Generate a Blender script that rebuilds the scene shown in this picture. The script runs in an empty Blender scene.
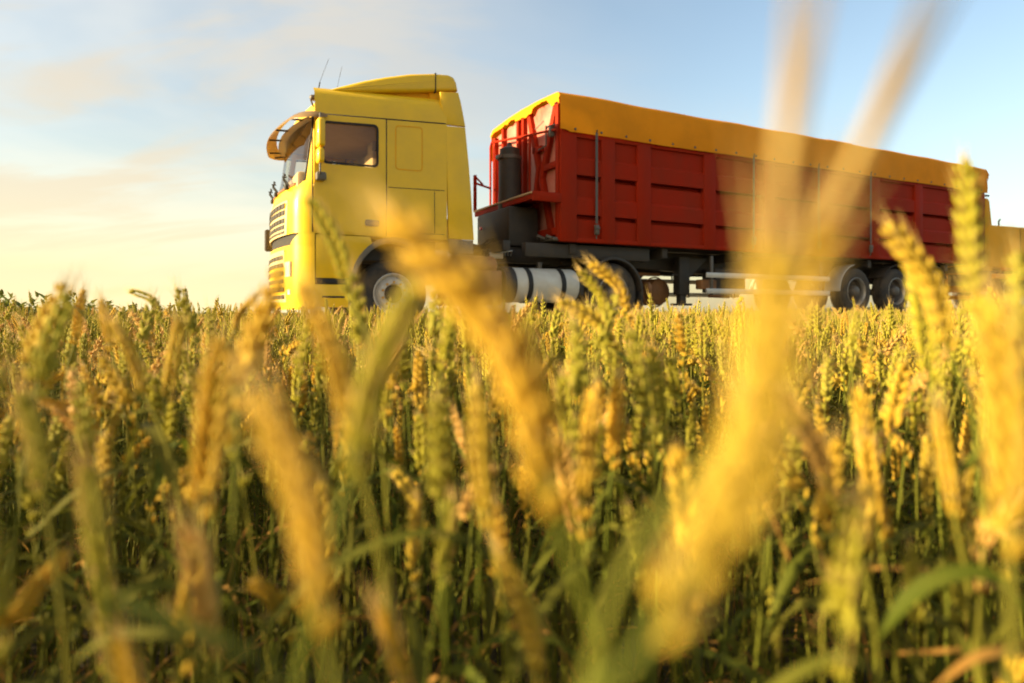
import bpy, bmesh, math, random
from mathutils import Vector, Matrix, Euler, noise
R = math.radians
rnd = random.Random(7)
sc = bpy.context.scene
COL = sc.collection

# ------------------------------------------------------------------ frames
CAMZ = 0.95                       # eye height over the soil (m)
PHI = R(27)                       # heading of the road
CU, SU = math.cos(PHI), math.sin(PHI)
OX, OY = 0.776, 10.3              # near front corner of the trailer on the ground plane
def T2W(s, y, z):                 # truck frame (along road, across road, height over eye) -> world
    return Vector((OX + s*CU - y*SU, OY + s*SU + y*CU, CAMZ + z))
def W2T(x, y):
    dx, dy = x-OX, y-OY
    return dx*CU + dy*SU, -dx*SU + dy*CU
F = 650.0
def pix(px, py, d):               # a measured sight line at a distance
    return Vector(((px-512)/F*d, d, CAMZ + (311-py)/F*d))

# ------------------------------------------------------------------ tags
def tag(o, label=None, cat=None, group=None, kind=None):
    if label: o['label'] = label
    if cat: o['category'] = cat
    if group: o['group'] = group
    if kind: o['kind'] = kind
    return o
def empty(name, loc, rz=0.0):
    o = bpy.data.objects.new(name, None); COL.objects.link(o)
    o.location = loc; o.rotation_euler = (0, 0, rz); o.empty_display_size = 0.2
    return o

# ------------------------------------------------------------------ materials
def mat(name, col, rough=0.6, metal=0.0, spec=0.5, coat=0.0, var=0.0, vscale=3.0, var_col=None, bump=0.0, bscale=60.0,
        transl=None, rand=None, stretch=None):
    m = bpy.data.materials.new(name); m.use_nodes = True
    nt = m.node_tree; nd = nt.nodes; lk = nt.links
    p = nd['Principled BSDF']; out = nd['Material Output']
    p.inputs['Base Color'].default_value = (*col, 1)
    p.inputs['Roughness'].default_value = rough
    p.inputs['Metallic'].default_value = metal
    p.inputs['Specular IOR Level'].default_value = spec
    p.inputs['Coat Weight'].default_value = coat
    p.inputs['Coat Roughness'].default_value = 0.12
    csock = None
    tc = None
    if var or bump:
        tc = nd.new('ShaderNodeTexCoord'); mp = nd.new('ShaderNodeMapping'); lk.new(tc.outputs['Object'], mp.inputs['Vector'])
        if stretch: mp.inputs['Scale'].default_value = stretch
    if var:
        nz = nd.new('ShaderNodeTexNoise'); nz.inputs['Scale'].default_value = vscale; nz.inputs['Detail'].default_value = 6
        nz.inputs['Roughness'].default_value = 0.65
        lk.new(mp.outputs[0], nz.inputs['Vector'])
        rp = nd.new('ShaderNodeValToRGB'); rp.color_ramp.elements[0].position = 0.35; rp.color_ramp.elements[1].position = 0.72
        c2 = var_col if var_col else tuple(min(1, c*0.6) for c in col)
        rp.color_ramp.elements[0].color = (*col, 1); rp.color_ramp.elements[1].color = (*[a*(1-var)+b*var for a, b in zip(col, c2)], 1)
        lk.new(nz.outputs['Fac'], rp.inputs['Fac']); csock = rp.outputs['Color']
        mr = nd.new('ShaderNodeMapRange'); mr.inputs['To Min'].default_value = max(0.02, rough-0.07); mr.inputs['To Max'].default_value = min(1, rough+0.15)
        lk.new(nz.outputs['Fac'], mr.inputs['Value']); lk.new(mr.outputs[0], p.inputs['Roughness'])
    if rand:                        # per-plant variation: second colour, amount by object random
        oi = nd.new('ShaderNodeObjectInfo'); mx = nd.new('ShaderNodeMix'); mx.data_type = 'RGBA'
        lk.new(oi.outputs['Random'], mx.inputs['Factor'])
        if csock: lk.new(csock, mx.inputs['A'])
        else: mx.inputs['A'].default_value = (*col, 1)
        mx.inputs['B'].default_value = (*rand, 1); csock = mx.outputs['Result']
    if csock: lk.new(csock, p.inputs['Base Color'])
    if bump:
        n2 = nd.new('ShaderNodeTexNoise'); n2.inputs['Scale'].default_value = bscale; n2.inputs['Detail'].default_value = 4
        lk.new(mp.outputs[0], n2.inputs['Vector'])
        b = nd.new('ShaderNodeBump'); b.inputs['Strength'].default_value = bump; b.inputs['Distance'].default_value = 0.01
        lk.new(n2.outputs['Fac'], b.inputs['Height']); lk.new(b.outputs[0], p.inputs['Normal'])
    if transl:
        t = nd.new('ShaderNodeBsdfTranslucent'); ms = nd.new('ShaderNodeMixShader'); ms.inputs[0].default_value = transl
        if csock: lk.new(csock, t.inputs['Color'])
        else: t.inputs['Color'].default_value = (*col, 1)
        lk.new(p.outputs[0], ms.inputs[1]); lk.new(t.outputs[0], ms.inputs[2]); lk.new(ms.outputs[0], out.inputs['Surface'])
    return m

def glass_mat(name, tint, transp, rough=0.02):
    m = bpy.data.materials.new(name); m.use_nodes = True
    nt = m.node_tree; nd = nt.nodes; lk = nt.links
    nd.remove(nd['Principled BSDF']); out = nd['Material Output']
    g = nd.new('ShaderNodeBsdfGlossy'); g.inputs['Roughness'].default_value = rough
    t = nd.new('ShaderNodeBsdfTransparent'); t.inputs['Color'].default_value = (*tint, 1)
    fr = nd.new('ShaderNodeFresnel'); fr.inputs['IOR'].default_value = 1.5
    ms = nd.new('ShaderNodeMixShader')
    lk.new(fr.outputs[0], ms.inputs[0]); lk.new(t.outputs[0], ms.inputs[1]); lk.new(g.outputs[0], ms.inputs[2])
    lk.new(ms.outputs[0], out.inputs['Surface'])
    return m

M = {}
M['yellow'] = mat('cab_yellow_paint', (0.82, 0.50, 0.005), 0.4, spec=0.35, coat=0.2, var=0.45, vscale=3.0, var_col=(0.60, 0.37, 0.03))
M['yellow_dull'] = mat('faded_yellow_paint', (0.82, 0.37, 0.004), 0.6, spec=0.15, var=0.4, vscale=2.2, var_col=(0.5, 0.28, 0.04))
M['grey_plastic'] = mat('grey_plastic', (0.13, 0.115, 0.09), 0.6, var=0.4, vscale=5)
M['pale_grille'] = mat('pale_grille', (0.56, 0.43, 0.20), 0.5, var=0.3, vscale=6)
M['dark'] = mat('dark_chassis', (0.022, 0.019, 0.015), 0.6, var=0.6, vscale=4, var_col=(0.075, 0.05, 0.03))
M['black'] = mat('black_gap', (0.012, 0.010, 0.008), 0.7)
M['rubber'] = mat('tyre_rubber', (0.018, 0.016, 0.014), 0.75, var=0.9, vscale=5, var_col=(0.10, 0.07, 0.04), bump=0.2, bscale=40)
M['rim'] = mat('rim_steel', (0.40, 0.37, 0.32), 0.42, metal=0.5, var=0.5, vscale=9, var_col=(0.17, 0.13, 0.09))
M['rim_paint'] = mat('rim_paint', (0.5, 0.47, 0.42), 0.45, metal=0.2, var=0.4, vscale=9, var_col=(0.28, 0.2, 0.12))
M['brass'] = mat('nut_brass', (0.55, 0.30, 0.06), 0.4, metal=0.7)
M['red'] = mat('trailer_red_paint', (0.32, 0.018, 0.003), 0.6, spec=0.06, coat=0.0, var=0.8, vscale=2.6, var_col=(0.22, 0.026, 0.010), stretch=(1, 1, 0.5))
M['red_sunlit'] = mat('bulkhead_sunlit_red', (0.44, 0.09, 0.055), 0.42, var=0.8, vscale=2.4, var_col=(0.60, 0.28, 0.20))  # trailer red with the sun's pale pink glare put into the colour
M['tarp'] = mat('orange_tarpaulin', (0.86, 0.305, 0.004), 0.7, spec=0.15, var=0.5, vscale=1.4, var_col=(0.55, 0.21, 0.012), bump=0.5, bscale=5, transl=0.12)
M['alu'] = mat('aluminium_tank', (0.60, 0.58, 0.51), 0.55, metal=0.15, spec=0.3, var=0.5, vscale=5, var_col=(0.42, 0.36, 0.27))
M['alu_rail'] = mat('aluminium_rail', (0.55, 0.53, 0.48), 0.45, metal=0.4, var=0.4, vscale=5)
M['steel'] = mat('dull_steel', (0.12, 0.10, 0.08), 0.5, metal=0.4, var=0.5, vscale=12)
M['rust'] = mat('rusty_brown', (0.28, 0.12, 0.035), 0.6, var=0.6, vscale=6, var_col=(0.12, 0.055, 0.02))
M['orange'] = mat('orange_paint', (0.72, 0.25, 0.015), 0.5, var=0.4, vscale=4, var_col=(0.45, 0.16, 0.02))
M['wood'] = mat('pale_wood', (0.52, 0.36, 0.19), 0.7, var=0.5, vscale=7, stretch=(6, 1, 1))
M['visor'] = mat('smoked_visor', (0.42, 0.28, 0.13), 0.3, coat=0.2, transl=0.5)
M['interior'] = mat('cab_lining', (0.40, 0.29, 0.15), 0.8, var=0.4, vscale=3)
M['curtain'] = mat('cab_curtain', (0.55, 0.34, 0.13), 0.85, var=0.4, vscale=4, transl=0.2)
M['glass'] = glass_mat('side_glass', (0.92, 0.85, 0.72), 1)
M['screen'] = glass_mat('windscreen_glass', (0.86, 0.85, 0.80), 1)
M['lamp'] = mat('lamp_lens', (0.75, 0.72, 0.62), 0.12, coat=0.6)
M['red_lamp'] = mat('red_marker_lens', (0.7, 0.03, 0.02), 0.2, coat=0.5)
# plants
M['ear_gold'] = mat('ear_gold', (0.70, 0.43, 0.040), 0.6, spec=0.2, var=0.6, vscale=70, var_col=(0.46, 0.29, 0.03), rand=(0.52, 0.37, 0.04), transl=0.32)
M['ear_green'] = mat('ear_green', (0.46, 0.385, 0.03), 0.6, spec=0.2, var=0.6, vscale=70, var_col=(0.24, 0.22, 0.02), rand=(0.34, 0.30, 0.035), transl=0.28)
M['ear_pink'] = mat('ear_tawny', (0.63, 0.375, 0.085), 0.5, spec=0.35, var=0.6, vscale=70, var_col=(0.47, 0.26, 0.06), transl=0.28)
M['awn'] = mat('awn_straw', (0.62, 0.43, 0.13), 0.5, transl=0.4)
M['stem'] = mat('stem_green', (0.095, 0.115, 0.008), 0.6, spec=0.2, var=0.4, vscale=14, rand=(0.17, 0.15, 0.016), transl=0.1)
M['leaf'] = mat('leaf_green', (0.062, 0.088, 0.006), 0.65, spec=0.15, var=0.5, vscale=16, var_col=(0.15, 0.14, 0.02), rand=(0.13, 0.115, 0.014), transl=0.38)
M['leaf_dry'] = mat('leaf_dry', (0.34, 0.17, 0.035), 0.7, spec=0.15, var=0.5, vscale=16, var_col=(0.34, 0.22, 0.06), transl=0.38)
M['weed'] = mat('weed_leaf', (0.085, 0.12, 0.016), 0.6, rand=(0.16, 0.15, 0.02), transl=0.4)

# ------------------------------------------------------------------ mesh builder (truck frame)
class MB:
    def __init__(self): self.bm = bmesh.new()
    def add(self, verts, faces):
        vs = [self.bm.verts.new(v) for v in verts]
        for f in faces:
            try: self.bm.faces.new([vs[i] for i in f])
            except ValueError: pass
        return vs
    def merge(self, other):
        me = bpy.data.meshes.new('tmp'); other.to_mesh(me); self.bm.from_mesh(me); bpy.data.meshes.remove(me); other.free()
    def box(self, s0, s1, y0, y1, z0, z1, bev=0.0, seg=2):
        b = bmesh.new()
        bmesh.ops.create_cube(b, size=1)
        for v in b.verts:
            v.co = Vector(((s0+s1)/2+v.co.x*(s1-s0), (y0+y1)/2+v.co.y*(y1-y0), (z0+z1)/2+v.co.z*(z1-z0)))
        if bev > 0: bmesh.ops.bevel(b, geom=b.edges[:], offset=bev, segments=seg, affect='EDGES', profile=0.5)
        self.merge(b)
    def prism(self, poly, y0, y1, bev=0.0, seg=2, axis='y'):
        b = bmesh.new()
        def P(a, c, t):
            if axis == 'y': return (a, t, c)
            if axis == 's': return (t, a, c)
            return (a, c, t)
        v0 = [b.verts.new(P(a, c, y0)) for a, c in poly]; v1 = [b.verts.new(P(a, c, y1)) for a, c in poly]
        n = len(poly)
        f0 = b.faces.new(v0); f1 = b.faces.new(v1[::-1])
        for i in range(n): b.faces.new((v0[i], v1[i], v1[(i+1) % n], v0[(i+1) % n]))
        bmesh.ops.recalc_face_normals(b, faces=b.faces[:])
        if bev > 0:
            ed = [e for e in b.edges if (e in f0.edges or e in f1.edges)]
            bmesh.ops.bevel(b, geom=ed, offset=bev, segments=seg, affect='EDGES', profile=0.5)
        self.merge(b)
    def tube(self, pts, r, n=8, cap=True, rad=None):
        pts = [Vector(p) for p in pts]; rings = []
        prev = None
        for i, p in enumerate(pts):
            d = (pts[min(i+1, len(pts)-1)]-pts[max(i-1, 0)]).normalized()
            if prev is None:
                a = d.orthogonal().normalized()
            else:
                a = (prev - d*prev.dot(d)).normalized()
            prev = a; b = d.cross(a); rr = rad[i] if rad else r
            rings.append([self.bm.verts.new(p + (a*math.cos(2*math.pi*k/n)+b*math.sin(2*math.pi*k/n))*rr) for k in range(n)])
        for i in range(len(rings)-1):
            for k in range(n):
                self.bm.faces.new((rings[i][k], rings[i][(k+1) % n], rings[i+1][(k+1) % n], rings[i+1][k]))
        if cap:
            self.bm.faces.new(rings[0][::-1]); self.bm.faces.new(rings[-1])
    def lathe(self, prof, c, axis='y', n=40, closed=False, cap=False):       # prof: (radius, offset along axis)
        rings = []
        for r, t in prof:
            ring = []
            for k in range(n):
                a = 2*math.pi*k/n; u, v = r*math.cos(a), r*math.sin(a)
                if axis == 'y': p = (c[0]+u, c[1]+t, c[2]+v)
                elif axis == 's': p = (c[0]+t, c[1]+u, c[2]+v)
                else: p = (c[0]+u, c[1]+v, c[2]+t)
                ring.append(self.bm.verts.new(p))
            rings.append(ring)
        m = len(rings)
        for i in range(m if closed else m-1):
            a, b = rings[i], rings[(i+1) % m]
            for k in range(n): self.bm.faces.new((a[k], a[(k+1) % n], b[(k+1) % n], b[k]))
        if cap:
            if prof[0][0] > 1e-4: self.bm.faces.new(rings[0][::-1])
            if prof[-1][0] > 1e-4: self.bm.faces.new(rings[-1])
    def build(self, name, m, parent=None, origin=None, smooth=35, recalc=True):
        """origin: truck-frame point of the parent root; verts are moved relative to it."""
        if recalc: bmesh.ops.recalc_face_normals(self.bm, faces=self.bm.faces[:])
        if origin is not None: bmesh.ops.translate(self.bm, verts=self.bm.verts[:], vec=-Vector(origin))
        me = bpy.data.meshes.new(name); self.bm.to_mesh(me); self.bm.free()
        for mm in (m if isinstance(m, (list, tuple)) else [m]): me.materials.append(mm)
        me.polygons.foreach_set('use_smooth', [True]*len(me.polygons))
        if smooth: me.set_sharp_from_angle(angle=R(smooth))
        o = bpy.data.objects.new(name, me); COL.objects.link(o)
        if parent: o.parent = parent
        return o

def road_z(s):                       # height of the road crown over the eye
    return -0.26 + 0.0173*(max(-30, min(45, s))+2.69)

# ================================================================== TRACTOR UNIT
RT = (-2.69, 1.25, road_z(-2.69))
tractor = tag(empty('tractor_unit', T2W(*RT), PHI),
    'bright yellow sleeper cab truck with roof deflector standing on the road behind the wheat', 'truck')
def tb(mb, name, m, parent=None, **k):
    """build under the tractor root (or as a sub-part of one of its parts: parts sit at the root's origin)"""
    return mb.build(name, M[m], parent or tractor, origin=RT, **k)
W = 2.5
def lerp(a, b, t): return a+(b-a)*t
def interp(tab, z):
    if z <= tab[0][0]: return tab[0][1]
    for (z0, a), (z1, b) in zip(tab, tab[1:]):
        if z <= z1: return lerp(a, b, (z-z0)/(z1-z0))
    return tab[-1][1]
FRONT = [(0.0, -4.10), (0.15, -4.16), (0.5, -4.18), (0.93, -4.17), (1.45, -4.17), (1.66, -4.12), (1.74, -4.06), (2.55, -3.95), (2.68, -3.92), (2.8, -3.86), (2.92, -3.74), (2.99, -3.56)]
INSET = [(0.0, 0.03), (0.15, 0.0), (2.6, 0.0), (2.8, 0.015), (2.92, 0.05), (2.99, 0.13)]
def outline(z, side_s, rear, rc=0.27, off=0.0):
    """plan outline at height z, near side rear -> front -> far side rear."""
    f = interp(FRONT, z); ins = interp(INSET, z)+off; f += off
    y0, y1 = ins, W-ins
    pts = []
    ss = [s for s in side_s if s > f+rc+0.11]
    pts += [(rear, y0)]+[(s, y0) for s in side_s]
    na = 7
    def fs(y):                      # crowned front
        t = (y-W/2)/(W/2-rc); return f + 0.10*min(1.0, t*t)
    fc = f+0.10
    for k in range(1, na):
        a = math.pi/2*k/na
        pts.append((fc+rc-rc*math.sin(a), y0+rc-rc*math.cos(a)))
    nf = 10
    for k in range(nf+1):
        y = lerp(y0+rc, y1-rc, k/nf); pts.append((fs(y), y))
    for k in range(na-1, 0, -1):
        a = math.pi/2*k/na
        pts.append((fc+rc-rc*math.sin(a), y1-rc+rc*math.cos(a)))
    pts += [(s, y1) for s in reversed(side_s)]+[(rear, y1)]
    return pts
SIDE = [-2.85, -2.93, -3.71, -3.79]       # door rear, window rear, window front, A pillar
REAR = -1.93
ZS = [1.03, 1.25, 1.45, 1.58, 1.66, 1.74, 1.95, 2.53, 2.60, 2.68, 2.74, 2.80, 2.86, 2.92, 2.96, 2.99]
def loft(mb, zs, side_s, rear, skip, rise=0.0, cap_top=True, cap_bot=False, rc=0.27):
    rings = []
    for z in zs:
        ring = []
        for (s, y) in outline(z, side_s, rear, rc):
            zz = z + rise*(s+3.8)*max(0.0, min(1.0, (z-1.7)/0.9))
            ring.append(mb.bm.verts.new((s, y, zz)))
        rings.append(ring)
    n = len(rings[0])
    for i in range(len(zs)-1):
        for k in range(n):
            if skip(i, k): continue
            mb.bm.faces.new((rings[i][k], rings[i][(k+1) % n], rings[i+1][(k+1) % n], rings[i+1][k]))
    if cap_top: mb.bm.faces.new(rings[-1])
    if cap_bot: mb.bm.faces.new(rings[0][::-1])
    return rings
NPTS = len(outline(2, SIDE, REAR))
# column indices: 0 rear,1 doorrear,2 winrear,3 winfront,4 apillar,5..10 arc,11..21 front,22..27 arc, 28 apillar far,29 winfront far,30 winrear far,31,32 rear
I_WB, I_WT = ZS.index(1.95), ZS.index(2.53)
I_SB, I_ST = ZS.index(1.74), ZS.index(2.60)
def skip_cab(i, k):
    if I_WB <= i < I_WT and k in (2, NPTS-4): return True          # side windows
    if I_SB <= i < I_ST and 8 <= k <= NPTS-10: return True           # windscreen
    return False
mb = MB(); RISE = 0.055
rings = loft(mb, ZS, SIDE, REAR, skip_cab, rise=RISE)
cab = tb(mb, 'cab_body', 'yellow', smooth=40)
# window pieces
def zr(s, z): return z + RISE*(s+3.8)*max(0.0, min(1.0, (z-1.7)/0.9))
def rrect(s0, s1, z0, z1, r, n=5, tilt=True):
    out = []
    for cx, cz, a0 in ((s1-r, z1-r, 0), (s0+r, z1-r, 90), (s0+r, z0+r, 180), (s1-r, z0+r, 270)):
        for k in range(n+1):
            a = R(a0+90*k/n); s = cx+r*math.cos(a); z = cz+r*math.sin(a)
            out.append((s, zr(s, z) if tilt else z))
    return out
def ring_panel(mb, outer, inner, y, t):
    """flat frame between two loops with the same number of points, thickness t towards -y"""
    n = len(outer)
    vo = [mb.bm.verts.new((s, y, z)) for s, z in outer]; vi = [mb.bm.verts.new((s, y, z)) for s, z in inner]
    wo = [mb.bm.verts.new((s, y-t, z)) for s, z in outer]; wi = [mb.bm.verts.new((s, y-t, z)) for s, z in inner]
    for i in range(n):
        j = (i+1) % n
        for q in ((vo[i], vo[j], vi[j], vi[i]), (wo[i], wi[i], wi[j], wo[j]), (vo[i], wo[i], wo[j], vo[j]), (vi[i], vi[j], wi[j], wi[i])):
            mb.bm.faces.new(q)
door = None
for side, yy, sg in (('near', 0.0, 1), ('far', W, -1)):
    # door: thin panel standing 6 mm proud round the window, with handle
    mb = MB()
    outer = rrect(-3.80, -2.845, 1.06, 2.60, 0.03); inner = rrect(-3.705, -2.935, 1.955, 2.525, 0.07)
    ring_panel(mb, outer, inner, yy-0.002*sg if sg > 0 else yy+0.002, 0.008*sg)
    d = tb(mb, 'door', 'yellow', smooth=30)
    mb = MB(); ring_panel(mb, rrect(-3.70, -2.94, 1.96, 2.52, 0.07), rrect(-3.672, -2.968, 1.988, 2.492, 0.055), yy-0.004*sg, 0.010*sg)
    tb(mb, 'window_seal', 'black', d)
    mb = MB(); mb.add([(s, yy+0.012*sg, z) for s, z in rrect(-3.69, -2.95, 1.97, 2.51, 0.06)], [list(range(24))])
    tb(mb, 'window_pane', 'glass', d)
    mb = MB()
    mb.prism(rrect(-3.13, -2.93, 1.16, 1.25, 0.03, tilt=False), yy-0.030*sg, yy-0.008*sg, bev=0.008)
    tb(mb, 'handle', 'grey_plastic', d)
# panel gaps (dark rubber strips in the shut lines, near side and far side)
for yy, sg in ((0.0, -1), (W, 1)):
    mb = MB()
    def strip(p, q, w=0.012):
        p = Vector((p[0], 0, p[1])); q = Vector((q[0], 0, q[1])); d = (q-p).normalized(); n_ = Vector((-d.z, 0, d.x))*w/2
        e = yy+sg*0.003
        vs = [Vector((v.x, e, v.z)) for v in (p+n_, p-n_, q-n_, q+n_)]
        vi = [Vector((v.x, yy-sg*0.006, v.z)) for v in vs]
        mb.add(vs+vi, [(0, 1, 2, 3), (4, 7, 6, 5), (0, 4, 5, 1), (1, 5, 6, 2), (2, 6, 7, 3), (3, 7, 4, 0)])
    strip((-3.82, 1.045), (-3.825, 2.62), .014); strip((-2.825, 1.045), (-2.825, 2.66), .012)
    strip((-3.86, zr(-3.86, 2.61)), (-1.95, zr(-1.95, 2.61)), .016)
    strip((-2.45, 1.10), (-1.97, 1.10), .008); strip((-2.12, 1.11), (-2.12, 1.72), .008); strip((-2.80, 1.72), (-1.97, 1.74), .009)
    tb(mb, 'panel_gap', 'black', smooth=None)
# sleeper locker lid
for yy, sg in ((0.0, 1), (W, -1)):
    mb = MB()
    ring_panel(mb, rrect(-2.70, -2.30, 1.96, 2.54, 0.05), rrect(-2.688, -2.312, 1.972, 2.528, 0.042), yy-0.001*sg, 0.003*sg)
    tb(mb, 'locker_seam', 'yellow_dull')
# windscreen pane
mb = MB()
zz = [1.70, 1.95, 2.2, 2.4, 2.64]; gr = []
for z in zz:
    o_ = outline(z, SIDE, REAR, off=0.012)[7:NPTS-7]
    gr.append([mb.bm.verts.new((s, y, zr(s, z))) for s, y in o_])
for i in range(len(zz)-1):
    for k in range(len(gr[0])-1): mb.bm.faces.new((gr[i][k], gr[i][k+1], gr[i+1][k+1], gr[i+1][k]))
ws = tb(mb, 'windscreen', 'screen', smooth=60)
# black seal round the windscreen edges
mb = MB()
for kk in (8, NPTS-9):
    mb.tube([(outline(z, SIDE, REAR)[kk][0], outline(z, SIDE, REAR)[kk][1], zr(outline(z, SIDE, REAR)[kk][0], z)) for z in (1.74, 1.95, 2.2, 2.4, 2.6)], 0.012, 6)
mb.tube([(s, y, zr(s, 1.735)) for s, y in outline(1.735, SIDE, REAR)[8:NPTS-8]], 0.014, 6)
tb(mb, 'windscreen_seal', 'black', ws)
# interior: floor, rear wall, roof lining, seats, wheel
mb = MB()
mb.box(-3.95, -2.3, 0.06, W-0.06, 1.40, 1.46); mb.box(-2.62, -2.58, 0.05, W-0.05, 1.46, 2.66); mb.box(-3.8, -2.62, 0.08, W-0.08, 2.60, 2.63)
mb.box(-4.0, -3.72, 0.12, W-0.12, 1.46, 1.86, 0.05)
tb(mb, 'cab_interior', 'interior', smooth=30)
for y in (0.55, 1.95):
    mb = MB(); mb.box(-3.35, -2.85, y-0.25, y+0.25, 1.5, 1.72, 0.06); mb.box(-2.95, -2.80, y-0.24, y+0.24, 1.65, 2.30, 0.06); mb.box(-2.93, -2.82, y-0.13, y+0.13, 2.26, 2.46, 0.05)
    tb(mb, 'seat', 'interior')
mb = MB(); c0 = Vector((-3.55, 0.58, 1.93))
mb.tube([c0 + Vector((math.cos(a)*0.09, math.sin(a)*0.21, math.cos(a)*0.19)) for a in [2*math.pi*k/24 for k in range(25)]], 0.016, 6, cap=False)
mb.tube([c0, (-3.75, 0.58, 1.7)], 0.03, 8)
tb(mb, 'steering_wheel', 'black')
mb = MB()
for j in range(6):
    a = -3.42+0.058*j; mb.add([(a, W-0.10-0.03*(j % 2), 1.9), (a+0.058, W-0.10-0.03*((j+1) % 2), 1.9), (a+0.058, W-0.10-0.03*((j+1) % 2), 2.6), (a, W-0.10-0.03*(j % 2), 2.6)], [(0, 1, 2, 3)])
tb(mb, 'curtain', 'curtain'); mb = MB()
for j in range(6):
    a = -2.64-0.05*j; b = a-0.05
    mb.add([(a, 0.10+0.025*(j % 2), 2.0), (b, 0.10+0.025*((j+1) % 2), 2.0+0.1*(j > 3)), (b, 0.10+0.025*((j+1) % 2), 2.6), (a, 0.10+0.025*(j % 2), 2.6)], [(0, 1, 2, 3)])
tb(mb, 'curtain', 'curtain')
# visor over the windscreen with brackets
mb = MB()
base = outline(2.66, SIDE, REAR)
def offs(pts, d):
    out = []
    for i, (s, y) in enumerate(pts):
        a = pts[max(i-1, 0)]; b = pts[min(i+1, len(pts)-1)]; t = Vector((b[0]-a[0], b[1]-a[1])).normalized()
        out.append((s + t.y*d, y - t.x*d))
    return out
vis = base[5:NPTS-5]
n = len(vis)
def vis_pt(i, d, dz):
    p = offs(vis, d)[i]; e = abs(i-(n-1)/2)/((n-1)/2)
    return Vector((p[0], p[1], 2.62+dz-0.02*e))
rows = []
prof = [(0.15, 0.03), (0.21, 0.0), (0.265, -0.045), (0.30, -0.09)]
for i in range(n):
    e = abs(i-(n-1)/2)/((n-1)/2); kf = max(0.0, 1-max(0, (e-0.62)/0.38)**2.2)
    top = [vis_pt(i, -(0.02+(d-0.02)*(0.25+0.75*kf)), dz*(0.3+0.7*kf)) for d, dz in prof]
    rows.append([mb.bm.verts.new(p) for p in top]+[mb.bm.verts.new(p+Vector((0, 0, -0.012))) for p in reversed(top)])
m_ = len(rows[0])
for i in range(n-1):
    for k in range(m_): mb.bm.faces.new((rows[i][k], rows[i][(k+1) % m_], rows[i+1][(k+1) % m_], rows[i+1][k]))
mb.bm.faces.new(rows[0]); mb.bm.faces.new(rows[-1][::-1])
vz = tb(mb, 'sun_visor', 'visor', smooth=50)
for i in (5, 9, 12, 16, 19):
    mb = MB(); mb.tube([vis_pt(i, 0.0, -0.0), vis_pt(i, -0.12, -0.06), vis_pt(i, -0.27, -0.07)], 0.014, 6)
    tb(mb, 'visor_bracket', 'dark', vz)
mb = MB(); ins_ = []
for i in range(3, n-3):
    a, b = vis_pt(i, -0.0, -0.05), vis_pt(i, -0.125, -0.06); ins_.append([mb.bm.verts.new(a), mb.bm.verts.new(b)])
for i in range(len(ins_)-1): mb.bm.faces.new((ins_[i][0], ins_[i][1], ins_[i+1][1], ins_[i+1][0]))
tb(mb, 'visor_lip', 'visor', vz)
# roof deflector
mb = MB()
dprof = [(-3.66, 2.96), (-3.4, 3.07), (-3.1, 3.19), (-2.8, 3.29), (-2.45, 3.39), (-2.1, 3.455), (-1.86, 3.475), (-1.78, 3.45), (-1.735, 3.38), (-1.71, 3.26), (-2.04, 3.20), (-2.45, 3.13), (-3.0, 3.04)]
mb.prism(dprof, 0.10, W-0.10, bev=0.045, seg=3)
dfl = tb(mb, 'roof_deflector', 'yellow', smooth=50)
mb = MB(); mb.box(-2.075, -2.06, 0.092, W-0.092, 3.18, 3.463, 0.002)
tb(mb, 'deflector_seam', 'black', dfl)
mb = MB(); mb.prism([(-3.2, 2.97), (-1.96, 3.04), (-2.02, 3.20), (-2.45, 3.13), (-3.0, 3.04)], 0.2, W-0.2)
mb.box(-2.14, -1.78, 0.16, W-0.16, 3.0, 3.24, 0.03)
tb(mb, 'deflector_base', 'yellow_dull', dfl)
# rear side fairings
for yy in (0.0, W-0.05):
    mb = MB(); mb.prism([(-1.90, 1.05), (-1.945, 2.685), (-1.64, 2.70), (-1.585, 2.2), (-1.545, 1.75), (-1.50, 1.05)], yy, yy+0.05, bev=0.012)
    fa = tb(mb, 'side_fairing', 'yellow', smooth=40)
    mb = MB(); mb.prism([(-1.955, 2.705), (-2.02, 3.02), (-2.03, 3.17), (-1.745, 3.20), (-1.70, 3.05), (-1.63, 2.715)], yy+0.01, yy+0.07, bev=0.015)
    tb(mb, 'upper_fairing', 'yellow', fa)
    mb = MB(); mb.box(-1.90, -1.505, yy+0.012, yy+0.045, 0.84, 1.045, 0.01)
    tb(mb, 'skirt', 'grey_plastic', fa)
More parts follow.
